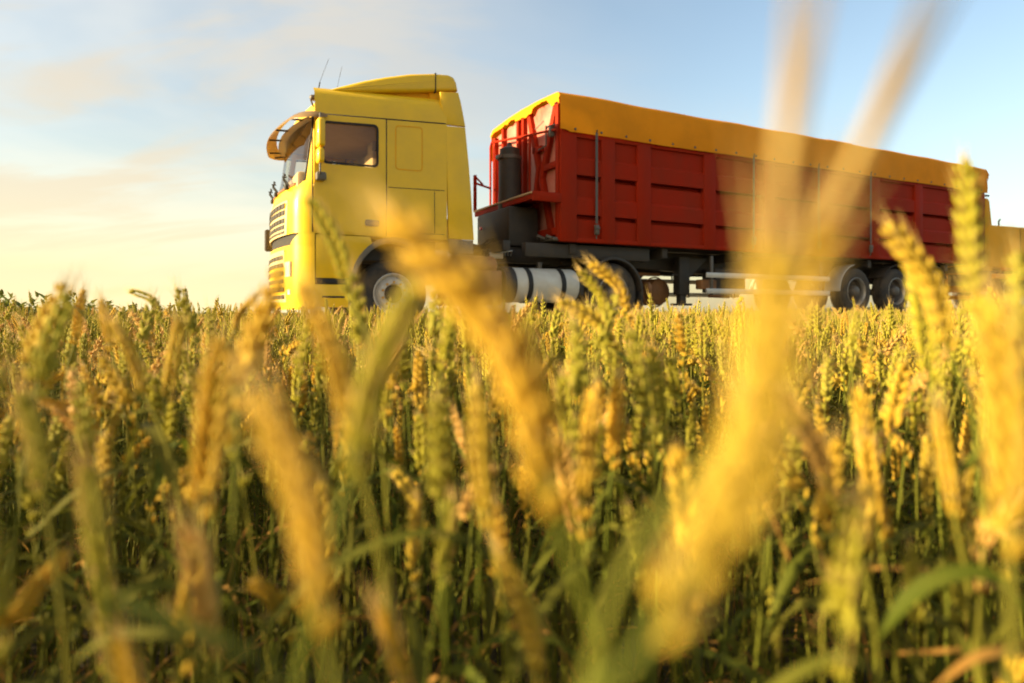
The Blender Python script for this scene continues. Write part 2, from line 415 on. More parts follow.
# lower cab side, with the wheel arch cut out
AC = (-2.69, 0.24)
def arc(r1, r2, a0, a1, n, c=AC): return [(c[0]+r1*math.cos(R(lerp(a0, a1, k/n))), c[1]+r2*math.sin(R(lerp(a0, a1, k/n)))) for k in range(n+1)]
for yy in (0.004, W-0.044):
    mb = MB()
    poly = [(-3.78, 0.44), (-3.78, 1.02), (-3.05, 1.02)] + arc(0.66, 0.78, 120, 165, 8)
    poly.append((-3.36, 0.44)); mb.prism(poly, yy, yy+0.04, bev=0.006)
    tb(mb, 'lower_door_panel', 'yellow', smooth=40)
    mb = MB(); a_ = arc(0.665, 0.80, 28, 172, 22); b_ = arc(0.60, 0.72, 172, 28, 22); mb.prism(a_+b_, yy-0.006 if yy < 1 else yy-0.25, yy+0.30 if yy < 1 else yy+0.046, bev=0.006)
    tb(mb, 'wheel_arch', 'grey_plastic', smooth=40)
    mb = MB(); mb.box(-3.76, -3.36, yy+0.004, yy+0.30, 0.36, 0.435, 0.008); tb(mb, 'step', 'black')
    mb = MB(); mb.prism([(-3.80, 0.05), (-3.80, 0.355), (-3.355, 0.355), (-3.345, 0.05)], yy-0.002, yy+0.28, bev=0.012)
    sl = tb(mb, 'sill', 'yellow', smooth=40)
    mb = MB(); mb.box(-3.70, -3.40, yy-0.006 if yy < 1 else yy+0.27, yy+0.02 if yy < 1 else yy+0.286, 0.175, 0.20); tb(mb, 'sill_slot', 'black', sl)
# lower front: bumper
mb = MB()
zsb = [0.02, 0.06, 0.15, 0.3, 0.5, 0.7, 0.84, 0.88]
loft(mb, zsb, [-3.79], -3.79, lambda i, k: False, cap_top=True, cap_bot=True, rc=0.30)
bump = tb(mb, 'bumper', 'yellow', smooth=40)
mb = MB(); o1 = outline(0.9, [-3.79], -3.79, 0.27, off=0.03)
vv = [(s, y, 0.86) for s, y in o1]; vw = [(s, y, 1.04) for s, y in o1]; q = len(o1)
mb.add(vv+vw, [(i, (i+1) % q, q+(i+1) % q, q+i) for i in range(q)]+[list(range(q))[::-1], list(range(q, 2*q))])
tb(mb, 'front_gap', 'black')
o2 = outline(0.95, [-3.79], -3.79, 0.285)
for seg in (o2[1:8], o2[::-1][1:8]):
    mb = MB(); q = len(seg); cz = [lerp(0.86, 0.885, k/(q-1)) for k in range(q)]; ct = [lerp(1.045, 0.90, max(0, (k-3)/(q-4))) for k in range(q)]
    inn = [(s+0.03, lerp(y, W/2, 0.03)) for s, y in seg]
    mb.add([(s, y, z) for (s, y), z in zip(seg, cz)]+[(s, y, z) for (s, y), z in zip(seg, ct)]+[(s, y, z) for (s, y), z in zip(inn, ct)],
           [(i, i+1, q+i+1, q+i) for i in range(q-1)]+[(q+i, q+i+1, 2*q+i+1, 2*q+i) for i in range(q-1)])
    tb(mb, 'corner_trim', 'yellow')
# grilles: curved panels just proud of the front with dark slots
def front_strip(mb, y0, y1, z0, z1, off, th=0.012, n=8):
    g0, g1 = [], []
    for k in range(n+1):
        y = lerp(y0, y1, k/n); t = (y-W/2)/(W/2-0.27)
        for zlist, z in ((g0, z0), (g1, z1)):
            f = interp(FRONT, z)+0.10*min(1.0, t*t)
            zlist.append((Vector((f-off, y, z)), Vector((f-off+th+off, y, z))))
    for k in range(n):
        a, b, c_, d_ = g0[k][0], g0[k+1][0], g1[k+1][0], g1[k][0]
        e, f_, g_, h_ = g0[k][1], g0[k+1][1], g1[k+1][1], g1[k][1]
        fs_ = [(0, 1, 2, 3), (0, 4, 5, 1), (3, 2, 6, 7)]
        if k == 0: fs_.append((0, 3, 7, 4))
        if k == n-1: fs_.append((1, 5, 6, 2))
        mb.add([a, b, c_, d_, e, f_, g_, h_], fs_)
mb = MB(); front_strip(mb, 0.36, W-0.36, 1.03, 1.50, 0.010); g1 = tb(mb, 'upper_grille', 'pale_grille', smooth=30)
for z0, z1 in ((1.40, 1.47), (1.31, 1.375), (1.20, 1.265), (1.115, 1.175), (1.055, 1.09)):
    mb = MB()
    for k in range(9):
        ya = 0.46+k*0.176; front_strip(mb, ya, ya+0.14, z0, z1, 0.014, n=2)
    tb(mb, 'grille_slot', 'dark', g1)
mb = MB(); front_strip(mb, 0.46, W-0.46, 0.12, 0.83, 0.010); g2 = tb(mb, 'lower_grille', 'pale_grille', smooth=30)
for j in range(6):
    z0 = 0.165+j*0.108
    mb = MB()
    for k in range(7):
        ya = 0.52+k*0.21; front_strip(mb, ya, ya+0.17, z0, z0+0.055, 0.014, n=2)
    tb(mb, 'grille_slot', 'dark', g2)
for y in (0.30, W-0.30):
    mb = MB(); front_strip(mb, y-0.12, y+0.12, 0.46, 0.66, 0.008, n=4); tb(mb, 'headlight', 'lamp')
    mb = MB(); front_strip(mb, y-0.06, y+0.06, 0.22, 0.29, 0.008, n=3); tb(mb, 'fog_light', 'lamp')
# far-side step mirror / corner deflector
mb = MB(); mb.box(-4.14, -4.00, W+0.0, W+0.09, 0.98, 1.34, 0.03); tb(mb, 'corner_deflector', 'dark')
# wipers
for y, ln in ((0.5, 0.5), (1.15, 0.55), (1.8, 0.5)):
    mb = MB()
    s0 = interp(FRONT, 1.70)+0.10*((y-W/2)/(W/2-0.27))**2
    mb.tube([(s0-0.02, y, 1.70), (s0-0.08, y+0.05, 1.80), (s0-0.03, y+0.28, 1.92)], 0.014, 6)
    mb.tube([(s0-0.05, y+0.02, 1.83), (s0-0.015, y+0.50, 1.97)], 0.010, 6)
    mb.tube([(s0-0.02, y-0.1, 1.69), (s0-0.10, y-0.02, 1.83), (s0-0.05, y+0.06, 1.75)], 0.009, 6)
    mb.box(s0-0.07, s0+0.0, y-0.05, y+0.05, 1.66, 1.72, 0.01)
    tb(mb, 'wiper', 'black')
mb = MB(); mb.tube([(s-0.01, y, 1.695) for s, y in outline(1.69, SIDE, REAR)[10:NPTS-10]], 0.022, 6); tb(mb, 'cowl', 'rust')
# mirrors
for yy, sg in ((0.0, -1), (W, 1)):
    mb = MB(); mb.box(-3.80, -3.70, yy+sg*0.17-0.09, yy+sg*0.17+0.09, 2.13, 2.50, 0.035, 3); mr_ = tb(mb, 'mirror', 'yellow')
    mb = MB(); mb.box(-3.80, -3.71, yy+sg*0.17-0.085, yy+sg*0.17+0.085, 1.92, 2.115, 0.035, 3); tb(mb, 'wide_mirror', 'yellow', mr_)
    mb = MB(); mb.tube([(-3.74, yy, 2.57), (-3.75, yy+sg*0.15, 2.575), (-3.755, yy+sg*0.17, 2.5), (-3.755, yy+sg*0.17, 1.82), (-3.74, yy+sg*0.10, 1.79), (-3.72, yy, 1.79)], 0.013, 8)
    mb.box(-3.79, -3.66, yy+sg*0.06-0.055, yy+sg*0.06+0.055, 1.72, 1.83, 0.025); tb(mb, 'mirror_arm', 'grey_plastic', mr_)
# aerials
mb = MB(); mb.tube([(-3.72, 0.25, 2.88), (-3.68, 0.25, 3.12)], 0.008, 6); mb.tube([(-3.68, 0.25, 3.12), (-3.56, 0.25, 3.46)], 0.0025, 5); tb(mb, 'aerial', 'black')
mb = MB(); mb.tube([(-3.45, 0.35, 3.0), (-3.36, 0.35, 3.42)], 0.0025, 5); tb(mb, 'aerial', 'black')
mb = MB(); mb.tube([(-3.78, 0.16, 2.74), (-3.82, 0.13, 2.82), (-3.78, 0.14, 2.87)], 0.012, 6); mb.lathe([(0.0, -0.05), (0.035, -0.03), (0.045, 0.02), (0.0, 0.03)], (-3.79, 0.15, 2.86), 's', 12); tb(mb, 'marker_light', 'steel')
# chassis, tank, boxes
mb = MB()
for y in (0.80, 1.62): mb.box(-3.9, 2.0, y, y+0.08, 0.44, 0.70, 0.01)
for s in (-3.4, -2.0, -0.9, 0.3, 1.9): mb.box(s-0.05, s+0.05, 0.88, 1.62, 0.48, 0.66)
mb.box(-3.9, -2.0, 0.3, W-0.3, 0.72, 1.02)
mb.box(-1.9, -1.3, 0.55, W-0.55, 0.60, 0.82, 0.02)
tb(mb, 'chassis', 'dark', smooth=30)
mb = MB(); mb.box(-1.86, -0.98, 0.10, 0.62, 0.08, 0.62, 0.03); mb.lathe([(0.0, 0), (0.12, 0.01), (0.14, 0.05), (0.14, 0.7), (0.12, 0.74), (0.0, 0.75)], (-1.8, 0.25, 0.70), 's', 20)
tb(mb, 'battery_box', 'rust')
mb = MB(); mb.lathe([(0.0, -0.94), (0.22, -0.94), (0.262, -0.92), (0.275, -0.88), (0.275, 0.34), (0.262, 0.38), (0.22, 0.40), (0.0, 0.40)], (0, 0.31, 0.41), 's', 40)
tank = tb(mb, 'fuel_tank', 'alu', smooth=40)
for s in (-0.52, 0.08):
    mb = MB(); mb.lathe([(0.278, s-0.04), (0.288, s-0.04), (0.288, s+0.04), (0.278, s+0.04)], (0, 0.31, 0.41), 's', 40, closed=True); tb(mb, 'tank_strap', 'black', tank)
mb = MB(); mb.lathe([(0.278, -0.945), (0.284, -0.945), (0.284, -0.76), (0.278, -0.76)], (0, 0.31, 0.41), 's', 40, closed=True); mb.lathe([(0, -0.95), (0.27, -0.95), (0.27, -0.942), (0, -0.942)], (0, .31, .41), 's', 40); tb(mb, 'tank_end', 'dark', tank)
mb = MB(); mb.lathe([(0.04, 0.26), (0.045, 0.34), (0.055, 0.345), (0.05, 0.37), (0.0, 0.37)], (-0.22, 0.31, 0.41), 'z', 16); tb(mb, 'filler_cap', 'steel', tank)
mb = MB(); mb.box(-0.20, -0.1, 0.5, 0.95, 0.35, 0.55); tb(mb, 'tank_bracket', 'dark', tank); mb = MB(); mb.box(0.42, 0.52, 0.12, 0.55, 0.25, 0.6, 0.02); tb(mb, 'tank_bracket', 'dark', tank)
mb = MB(); mb.box(0.55, 1.45, 0.75, 1.75, 0.70, 0.78, 0.02); tb(mb, 'fifth_wheel', 'dark')
# timber box behind the cab
mb = MB()
for j in range(4): mb.box(-1.32, -1.05, 1.55, 2.25, 1.08+0.125*j, 1.195+0.125*j, 0.008)
tb(mb, 'tool_box', 'wood')
mb = MB()
for j in range(3): mb.tube([(-1.5, 1.2+0.1*j, 1.25), (-1.1, 1.25+.1*j, 1.05+.06*j), (-0.75, 1.22+.1*j, 1.12), (-0.45, 1.2+.1*j, 1.4)], 0.016, 6)
tb(mb, 'air_hose', 'black')

# ------------------------------------------------------------------ wheels
def wheel(parent, RT_, c, kind, dual=False, sg=1):
    """c: centre of the outer face side in truck frame; sg=1 near side (outer face towards -y)"""
    s, y, z = c; R0 = 0.50
    root = None
    def lat(prof, m, name, par, n=44, bz=None):
        mb = MB(); mb.lathe([(r, t*sg) for r, t in prof], (s, y, z), 'y', n); return mb.build(name, M[m], par, origin=RT_, smooth=38)
    tyre = [(0.285, 0.02), (0.30, 0.0), (0.37, -0.012), (0.44, 0.0), (0.475, 0.02), (0.495, 0.045), (0.5, 0.06), (0.5, 0.10), (0.488, 0.103), (0.488, 0.115), (0.5, 0.118), (0.5, 0.165), (0.488, 0.168), (0.488, 0.18), (0.5, 0.183), (0.5, 0.24), (0.475, 0.27), (0.40, 0.29), (0.30, 0.28), (0.285, 0.27)]
    t = lat(tyre, 'rubber', 'wheel', parent)
    if dual:
        mb = MB(); mb.lathe([(r, (tt+0.34)*sg) for r, tt in tyre], (s, y, z), 'y', 36); mb.build('inner_tyre', M['rubber'], t, origin=RT_)
    if kind == 'front':
        rim = [(0.29, 0.015), (0.295, -0.004), (0.285, -0.008), (0.265, 0.02), (0.245, 0.045), (0.225, 0.02), (0.20, -0.015), (0.145, -0.02), (0.135, 0.0), (0.13, 0.04), (0.0, 0.05)]
        rm = 'rim_paint'
    else:
        rim = [(0.29, 0.015), (0.295, -0.004), (0.285, -0.008), (0.268, 0.02), (0.255, 0.07), (0.235, 0.10), (0.225, 0.125), (0.15, 0.135), (0.135, 0.10), (0.125, 0.055), (0.10, 0.04), (0.0, 0.035)]
        rm = 'rim'
    if kind == 'front': lat(rim, rm, 'rim', t)
    else:
        lat(rim[:5]+[(0.262, 0.09), (0.275, 0.08)], 'rim', 'rim', t); lat(rim[4:], 'steel', 'rim_dish', t)
    br = 0.1675
    for k in range(10):
        mb = MB(); a = 2*math.pi*(k+0.5)/10
        off = -0.045 if kind == 'front' else 0.10
        mb.lathe([(0.0, off*sg), (0.013, off*sg), (0.018, (off+0.02)*sg), (0.019, (off+0.035)*sg)], (s+br*math.cos(a), y, z+br*math.sin(a)), 'y', 8)
        mb.build('wheel_nut', M['brass' if kind == 'front' else 'steel'], t, origin=RT_)
    if kind == 'front':
        mb = MB(); mb.lathe([(0.128, 0.02*sg), (0.128, 0.0), (0.1, 0.012*sg), (0.0, 0.016*sg)], (s, y, z), 'y', 24); mb.build('hub', M['black'], t, origin=RT_)
    else:
        mb = MB(); mb.lathe([(0.14, 0.10*sg), (0.12, 0.03*sg), (0.10, 0.0), (0.06, -0.015*sg), (0.0, -0.018*sg)], (s, y, z), 'y', 24); mb.build('hub', M['steel'], t, origin=RT_)
    return t
for y, sg in ((0.11, 1), (W-0.11, -1)):
    wheel(tractor, RT, (-2.69, y, 0.24), 'front', sg=sg)
    wheel(tractor, RT, (1.09, y-0.01*sg, 0.305), 'drive', dual=True, sg=sg)
mb = MB(); mb.tube([(-2.69, 0.3, 0.24), (-2.69, W-0.3, 0.24)], 0.07, 10); tb(mb, 'axle', 'dark'); mb = MB(); mb.tube([(1.09, 0.3, 0.305), (1.09, W-0.3, 0.305)], 0.09, 10); mb.lathe([(0, -0.25), (0.2, -0.15), (0.23, 0), (0.2, 0.15), (0, 0.25)], (1.09, 1.25, 0.305), 'y', 20)
tb(mb, 'axle', 'dark')
for y in (0.06, W-0.64):
    mb = MB(); c = (1.09, 0.30)
    o_ = [(c[0]+0.60*math.cos(R(a)), c[1]+0.60*math.sin(R(a))) for a in range(5, 166, 8)]; i_ = [(c[0]+0.555*math.cos(R(a)), c[1]+0.555*math.sin(R(a))) for a in range(165, 4, -8)]
    mb.prism(o_+i_, y, y+0.58, bev=0.008); tb(mb, 'mudguard', 'dark', smooth=40)
    mb = MB(); mb.box(1.655, 1.675, y, y+0.58, -0.10, 0.42, 0.004); mb.box(1.62, 1.70, y+0.2, y+0.9 if y < 1 else y+0.5, 0.40, 0.46); tb(mb, 'mud_flap', 'rubber')
mb = MB(); mb.box(1.95, 2.02, 0.25, W-0.25, 0.34, 0.47, 0.01); mb.box(1.90, 1.95, 0.2, 0.48, 0.36, 0.50, 0.01); tb(mb, 'tail_bar', 'rust')

# ================================================================== TRAILER
RL = (8.5, 1.25, road_z(8.5))
trailer = tag(empty('grain_trailer', T2W(*RL), PHI),
    'long red tipping grain trailer under an orange yellow tarpaulin, coupled behind the yellow cab', 'trailer')
def lb(mb, name, m, parent=None, **k): return mb.build(name, M[m], parent or trailer, origin=RL, **k)
L = 11.98; ZB, ZT = 1.11, 2.84
POSTS = [(0.0, 0.30), (0.78, 1.05), (1.51, 1.80), (3.0, 3.28), (4.52, 4.80), (6.08, 6.36), (7.70, 7.97), (9.21, 9.50), (10.68, 10.95), (11.68, L)]
SEC = [(0.045, 1.165), (0.045, 1.485), (0.15, 1.488), (0.15, 1.552), (0.008, 1.556), (0.008, 1.80), (0.045, 1.85), (0.045, 2.118), (0.15, 2.121), (0.15, 2.191), (0.008, 2.195), (0.008, 2.445), (0.045, 2.49), (0.045, 2.80)]
for sgn in (1, -1):
    Y = (lambda y: y) if sgn > 0 else (lambda y: W-y)
    mb = MB()
    for (a0, a1), (b0, b1) in zip(POSTS, POSTS[1:]):
        v0 = [(a1-0.002, Y(y), z) for y, z in SEC]; v1 = [(b0+0.002, Y(y), z) for y, z in SEC]; k = len(SEC)
        mb.add(v0+v1, [(i, k+i, k+i+1, i+1) for i in range(k-1)])
    sp = lb(mb, 'side_panel', 'red', smooth=20, recalc=False)
    for a0, a1 in POSTS:
        mb = MB(); y0, y1 = sorted((Y(0.0), Y(0.10))); mb.box(a0, a1, y0, y1, ZB+0.003, ZT-0.003, 0.008); lb(mb, 'side_post', 'red', smooth=30)
    mb = MB(); y0, y1 = sorted((Y(0.004), Y(0.11))); mb.box(0.005, L-0.005, y0, y1, ZB, 1.175, 0.006); lb(mb, 'bottom_rail', 'red', smooth=30)
    mb = MB(); y0, y1 = sorted((Y(0.004), Y(0.12))); mb.box(0.005, L-0.005, y0, y1, 2.795, 2.90, 0.006); lb(mb, 'top_rail', 'red', smooth=30)
mb = MB(); mb.box(0.03, L-0.03, 0.09, W-0.09, ZB+0.02, ZB+0.08); lb(mb, 'floor_panel', 'dark')
mb = MB(); mb.box(L-0.08, L-0.01, 0.10, W-0.10, ZB+0.05, 3.2, 0.01)
for y in (0.6, 1.25, 1.9): mb.box(L-0.01, L+0.05, y-0.05, y+0.05, ZB+0.06, 2.9, 0.008)
lb(mb, 'tailgate', 'red')
mb = MB(); mb.tube([(L, 0.02, 2.80), (L+0.16, 0.0, 2.80)], 0.025, 8); lb(mb, 'tailgate_hinge', 'steel')
# bulkhead
mb = MB(); mb.prism([(0.04, ZB+0.02), (W-0.04, ZB+0.02), (W-0.04, 3.33), (1.25, 3.50), (0.04, 3.40)], 0.05, 0.10, axis='s'); bh = lb(mb, 'bulkhead', 'red_sunlit')
mb = MB()
def bar(p, q, w, t=0.07, s0=-0.03):
    (y0, z0), (y1, z1) = p, q; d = Vector((y1-y0, z1-z0)).normalized(); n_ = Vector((-d.y, d.x))*w/2
    mb.prism([(y0+n_.x, z0+n_.y), (y0-n_.x, z0-n_.y), (y1-n_.x, z1-n_.y), (y1+n_.x, z1+n_.y)], s0, s0+t+0.012, axis='s', bev=0.004)
bar((0.14, 3.30), (0.62, 2.20), 0.11); bar((0.62, 2.22), (0.28, 1.2), 0.11)
bar((1.05, 3.38), (0.72, 2.40), 0.10); bar((0.72, 2.42), (0.98, 1.2), 0.10)
for y in (1.25, 1.45, 2.05): bar((y, ZB+0.05), (y, 3.40), 0.07)
bar((0.06, 2.36), (0.50, 2.36), 0.10); bar((0.62, 2.72), (0.9, 2.72), 0.09); bar((2.42, ZB+0.03), (2.42, 3.3), 0.10); bar((0.05, 1.28), (W-0.05, 1.28), 0.12)
bar((0.09, ZB+0.03), (0.09, 3.3), 0.09)
lb(mb, 'bulkhead_frame', 'red', bh)
mb = MB()
mb.tube([(-0.10, 2.42, 1.9), (-0.10, 2.42, 3.12), (-0.10, 2.36, 3.2), (-0.10, 1.2, 3.03), (-0.10, -0.02, 2.86)], 0.022, 8)
mb.tube([(-0.10, 0.85, 1.86), (-0.10, 0.85, 2.96)], 0.022, 8)
mb.tube([(-0.50, 2.24, 1.86), (-0.50, 2.24, 2.52)], 0.035, 8); mb.tube([(-0.52, 2.24, 2.38), (-0.10, 2.42, 2.34)], 0.022, 8)
mb.tube([(-0.50, 2.24, 2.5), (-0.30, 2.33, 2.38)], 0.018, 6)
lb(mb, 'ladder_rail', 'red', bh)
mb = MB()
mb.tube([(-0.10, 0.30, 3.0), (-0.10, 0.30, 2.68), (-0.10, 0.55, 2.66)], 0.014, 6); mb.tube([(-0.10, 0.02, 2.95), (-0.10, 0.3, 2.97)], 0.014, 6); mb.box(-0.14, -0.06, 0.10, 0.16, 2.78, 2.96, 0.01)
mb.tube([(-0.06, 0.45, 3.12), (-0.12, 0.62, 3.02)], 0.012, 6)
lb(mb, 'tarp_crank', 'steel', bh)
# catwalk
mb = MB(); mb.box(-0.52, 0.03, 0.05, 2.28, 1.835, 1.865, 0.006); cw = lb(mb, 'catwalk', 'wood')
mb = MB(); mb.box(-0.50, 0.02, 0.0, 0.045, 1.72, 1.87, 0.008); mb.box(-0.50, -0.455, 0.05, 2.26, 1.75, 1.83, 0.004); mb.box(-0.45, 0.02, 0.06, 2.25, 1.815, 1.832); mb.prism([(-0.45, 1.80), (0.02, 1.80), (0.02, 1.35)], 1.90, 1.95); lb(mb, 'catwalk_frame', 'red', cw)
# hoist ram in its cover
mb = MB(); mb.lathe([(0.20, 1.0), (0.20, 1.9), (0.19, 2.1), (0.19, 2.62), (0.175, 2.64), (0.175, 2.78), (0.14, 2.80), (0.05, 2.84), (0.03, 2.90), (0.0, 2.90)], (-0.32, 1.17, 0), 'z', 28); ram = lb(mb, 'hoist_ram', 'dark')
mb = MB(); mb.lathe([(0.195, 2.60), (0.205, 2.60), (0.205, 2.66), (0.195, 2.66)], (-0.32, 1.17, 0), 'z', 28, closed=True); mb.box(-0.55, -0.50, 1.08, 1.26, 2.6, 2.67, .01); lb(mb, 'ram_collar', 'steel', ram)
mb = MB(); mb.box(-0.62, -0.05, 0.62, 1.9, 1.06, 1.72, 0.05); lb(mb, 'hydraulic_tank', 'dark')
mb = MB(); mb.lathe([(0, 0), (0.03, 0), (0.03, 0.03), (0, 0.04)], (-0.68, 1.62, 1.45), 's', 12); lb(mb, 'marker_lamp', 'red_lamp')
mb = MB(); mb.box(-0.12, 0.04, 0.05, 0.5, 1.12, 1.18, 0.02); mb.tube([(-.1, .55, 1.15), (-.18, .42, 1.22), (-.1, .3, 1.16), (-.14, .2, 1.2), (-.05, .1, 1.14)], 0.03, 8); lb(mb, 'rolled_hose', 'steel')
# tarpaulin
mb = MB()
NS = 130
def tarp_ring(s):
    e = noise.noise(Vector((s*0.6, 0.3, 0)))*0.018; f = noise.noise(Vector((s*2.3, 4.1, 0)))*0.012; g = noise.noise(Vector((s*1.1, 9.1, 2)))*0.03
    hem = 2.855 + 0.006*math.sin(s*2.05) + f*0.8 + (0.03 if s < 0.1 else 0)
    top = 3.475 + 0.004*math.sin(s*1.3+1) + e*0.5 - 0.005*math.cos(s*2*math.pi/1.5) + (0.012 if 6.3 < s < 7.1 else 0)
    if s > 8: top -= 0.008*(s-8)
    return [(-0.028+f, hem), (-0.034-f*1.2, hem+0.14), (-0.026+e, hem+0.34), (-0.022-e, top-0.06), (0.0, top-0.008), (0.06, top+0.012),
            (0.7, top+0.05+g), (1.25, top+0.06+g), (1.8, top+0.05-g), (W-0.06, top+0.0), (W, top-0.01), (W+0.022, top-0.06), (W+0.03, hem+0.3), (W+0.03, hem)]
rings = []
for i in range(NS+1):
    s = lerp(-0.03, L+0.06, i/NS)
    rings.append([mb.bm.verts.new((s, y, z)) for y, z in tarp_ring(s)])
for i in range(NS):
    for k in range(len(rings[0])-1): mb.bm.faces.new((rings[i][k], rings[i][k+1], rings[i+1][k+1], rings[i+1][k]))
# front apron, ragged lower edge
r0 = rings[0]; top_y = [v.co.copy() for v in r0[3:12]]
pr = random.Random(3); N2 = 46; rowa, rowb, rowc = [], [], []
def roof_z(y): return interp([(v.y, v.z) for v in top_y], y)
for i in range(N2+1):
    y = lerp(-0.02, W+0.02, i/N2); zt = roof_z(y)
    dep = 0.09 + 0.12*max(0, noise.noise(Vector((y*2.2+3, 0, 0)))) + 0.05*noise.noise(Vector((y*7, 2, 0)))
    if y < 0.25: dep += 0.05
    if 0.35 < y < 0.75: dep -= 0.03
    if 0.9 < y < 1.5: dep += 0.06
    rowa.append(mb.bm.verts.new((-0.032, y, zt))); rowb.append(mb.bm.verts.new((-0.058+0.012*pr.random(), y, zt-0.05))); rowc.append(mb.bm.verts.new((-0.05+0.03*pr.random()-0.015, y, zt-max(0.06, dep))))
for i in range(N2):
    mb.bm.faces.new((rowa[i], rowb[i], rowb[i+1], rowa[i+1])); mb.bm.faces.new((rowb[i], rowc[i], rowc[i+1], rowb[i+1]))
# rear apron and the corner that sticks out
rl = rings[-1]; pts = [v.co.copy() for v in rl]
ra = [mb.bm.verts.new(p+Vector((0.002, 0, 0))) for p in pts[3:12]]; rb_ = [mb.bm.verts.new(Vector((L+0.085, p.y, p.z-0.14))) for p in pts[3:12]]
for i in range(len(ra)-1): mb.bm.faces.new((ra[i], ra[i+1], rb_[i+1], rb_[i]))
c0 = pts[4]; mb.add([c0+Vector((0, 0, 0.0)), c0+Vector((0.17, 0.02, -0.10)), c0+Vector((0.02, -0.02, -0.30)), c0+Vector((0.0, 0.3, 0.02))], [(0, 1, 2), (0, 3, 1)])
tp = lb(mb, 'tarpaulin', 'tarp', smooth=60)
for s in (1.9, 3.85, 5.8, 7.75, 9.7):
    mb = MB(); q = [[mb.bm.verts.new((x, y-0.004, z)) for y, z in tarp_ring(x)[:7]] for x in (s-0.03, s+0.03)]
    for k in range(6): mb.bm.faces.new((q[0][k], q[0][k+1], q[1][k+1], q[1][k]))
    lb(mb, 'seam', 'tarp', tp, smooth=60)
for k in range(24):
    mb = MB(); s = 0.25+k*0.5; mb.lathe([(0.0, -0.012), (0.018, -0.010), (0.022, 0.0), (0.0, 0.002)], (s, tarp_ring(s)[0][0]-0.004, tarp_ring(s)[0][1]+0.05), 'y', 10)
    lb(mb, 'eyelet', 'steel', tp)
# straps
for s in (0.66, 4.20, 6.0, 7.62):
    mb = MB(); mb.box(s-0.022, s+0.022, -0.034, -0.028, 1.42, 2.90); mb.tube([(s, -0.02, 2.9), (s, -0.05, 2.94)], 0.012, 6); st = lb(mb, 'strap', 'steel')
    mb = MB(); mb.box(s-0.04, s+0.04, -0.055, -0.01, 1.24, 1.40, 0.012); mb.tube([(s, -0.03, 1.24), (s, -0.02, 1.17)], 0.012, 6); mb.box(s-0.05, s+0.05, -0.066, -0.052, 1.33, 1.36, .004); lb(mb, 'buckle', 'steel', st)
# chassis
mb = MB()
for y in (0.72, 1.62):
    mb.prism([(-1.02, 0.80), (-1.02, 0.98), (-0.6, 1.095), (L-0.3, 1.095), (L-0.3, 0.80), (3.6, 0.72), (2.2, 0.78)], y, y+0.16, bev=0.006)
for s in (-0.9, 0.3, 2.2, 4.0, 6.0, 7.8, 9.2, 10.6, 11.6): mb.box(s-0.06, s+0.06, 0.12, W-0.12, 0.93, 1.09, 0.006)
mb.box(-1.0, -0.5, 0.6, 1.9, 0.80, 1.0, 0.02); mb.box(0.4, 1.6, 0.62, 1.88, 0.785, 0.84)
mb.box(-0.55, 1.9, 0.16, 0.30, 0.86, 1.08, 0.01)
lb(mb, 'chassis', 'dark', smooth=30)
mb = MB()
for k in range(5): mb.tube([(-0.98+0.05*k, 0.58-0.03*k, 0.92+0.02*(k % 3)), (-0.86+0.05*k, 0.54-.03*k, 0.96), (-0.8+0.05*k, 0.58, 0.90)], 0.012, 6)
mb.box(-0.98, -0.75, 0.54, 0.59, 0.84, 0.93, 0.01); lb(mb, 'air_couplings', 'alu_rail')
for y in (0.40, 1.92):
    mb = MB(); mb.box(2.78, 3.02, y, y+0.18, 0.30, 1.0, 0.015); mb.box(2.83, 2.97, y+0.03, y+0.15, 0.14, 0.32, 0.01); mb.box(2.74, 3.06, y-0.03, y+0.21, 0.10, 0.14, 0.008); mb.tube([(2.72, y-0.02, 0.66), (2.55, y-0.06, 0.66), (2.55, y-0.06, 0.55)], 0.015, 6)
    mb.prism([(3.0, 0.98), (3.0, 0.55), (3.5, 0.98)], y+0.06, y+0.10); lb(mb, 'landing_leg', 'dark')
mb = MB(); mb.lathe([(0.0, 0), (0.18, 0.015), (0.235, 0.06), (0.25, 0.12), (0.25, 0.75), (0.235, 0.82), (0.18, 0.86), (0, 0.88)], (2.66, 0.75, 0.36), 'y', 28); at = lb(mb, 'air_tank', 'rust')
mb = MB(); mb.tube([(2.66+0.28*math.cos(a), 0.95, 0.36+0.28*math.sin(a)) for a in [2*math.pi*k/20 for k in range(21)]], 0.014, 6, cap=False); mb.tube([(2.1, 0.9, 0.72), (2.2, 0.85, 0.5), (2.16, 0.9, 0.3)], 0.02, 6); mb.box(2.0, 2.75, 0.9, 1.0, 0.66, 0.72, 0.01); mb.box(2.0, 2.06, 0.85, 0.95, 0.6, 0.9, 0.01); lb(mb, 'tank_hoop', 'rust', at)
for sgn, y in ((1, 0.04), (-1, W-0.07)):
    mb = MB()
    mb.box(3.10, 6.42, y, y+0.03, 0.605, 0.70, 0.008); mb.box(3.10, 6.42, y, y+0.03, 0.315, 0.41, 0.008); gd = lb(mb, 'side_guard', 'alu_rail')
    for s in (3.26, 4.8, 6.2):
        mb = MB(); mb.box(s-0.03, s+0.03, y+0.034 if sgn > 0 else y-0.044, y+0.074 if sgn > 0 else y-0.004, 0.30, 1.0, 0.005)
        lb(mb, 'guard_strut', 'steel', gd)
mb = MB(); mb.box(3.6, 4.4, 0.35, 0.70, 0.35, 0.8, 0.02); lb(mb, 'side_locker', 'dark')
mb = MB(); mb.box(3.12, 3.5, 0.2, 0.36, 0.40, 0.58, 0.02); mb.tube([(3.4, 0.3, 0.28), (3.9, 0.3, 0.27)], 0.03, 8); lb(mb, 'brake_pipe', 'rust')
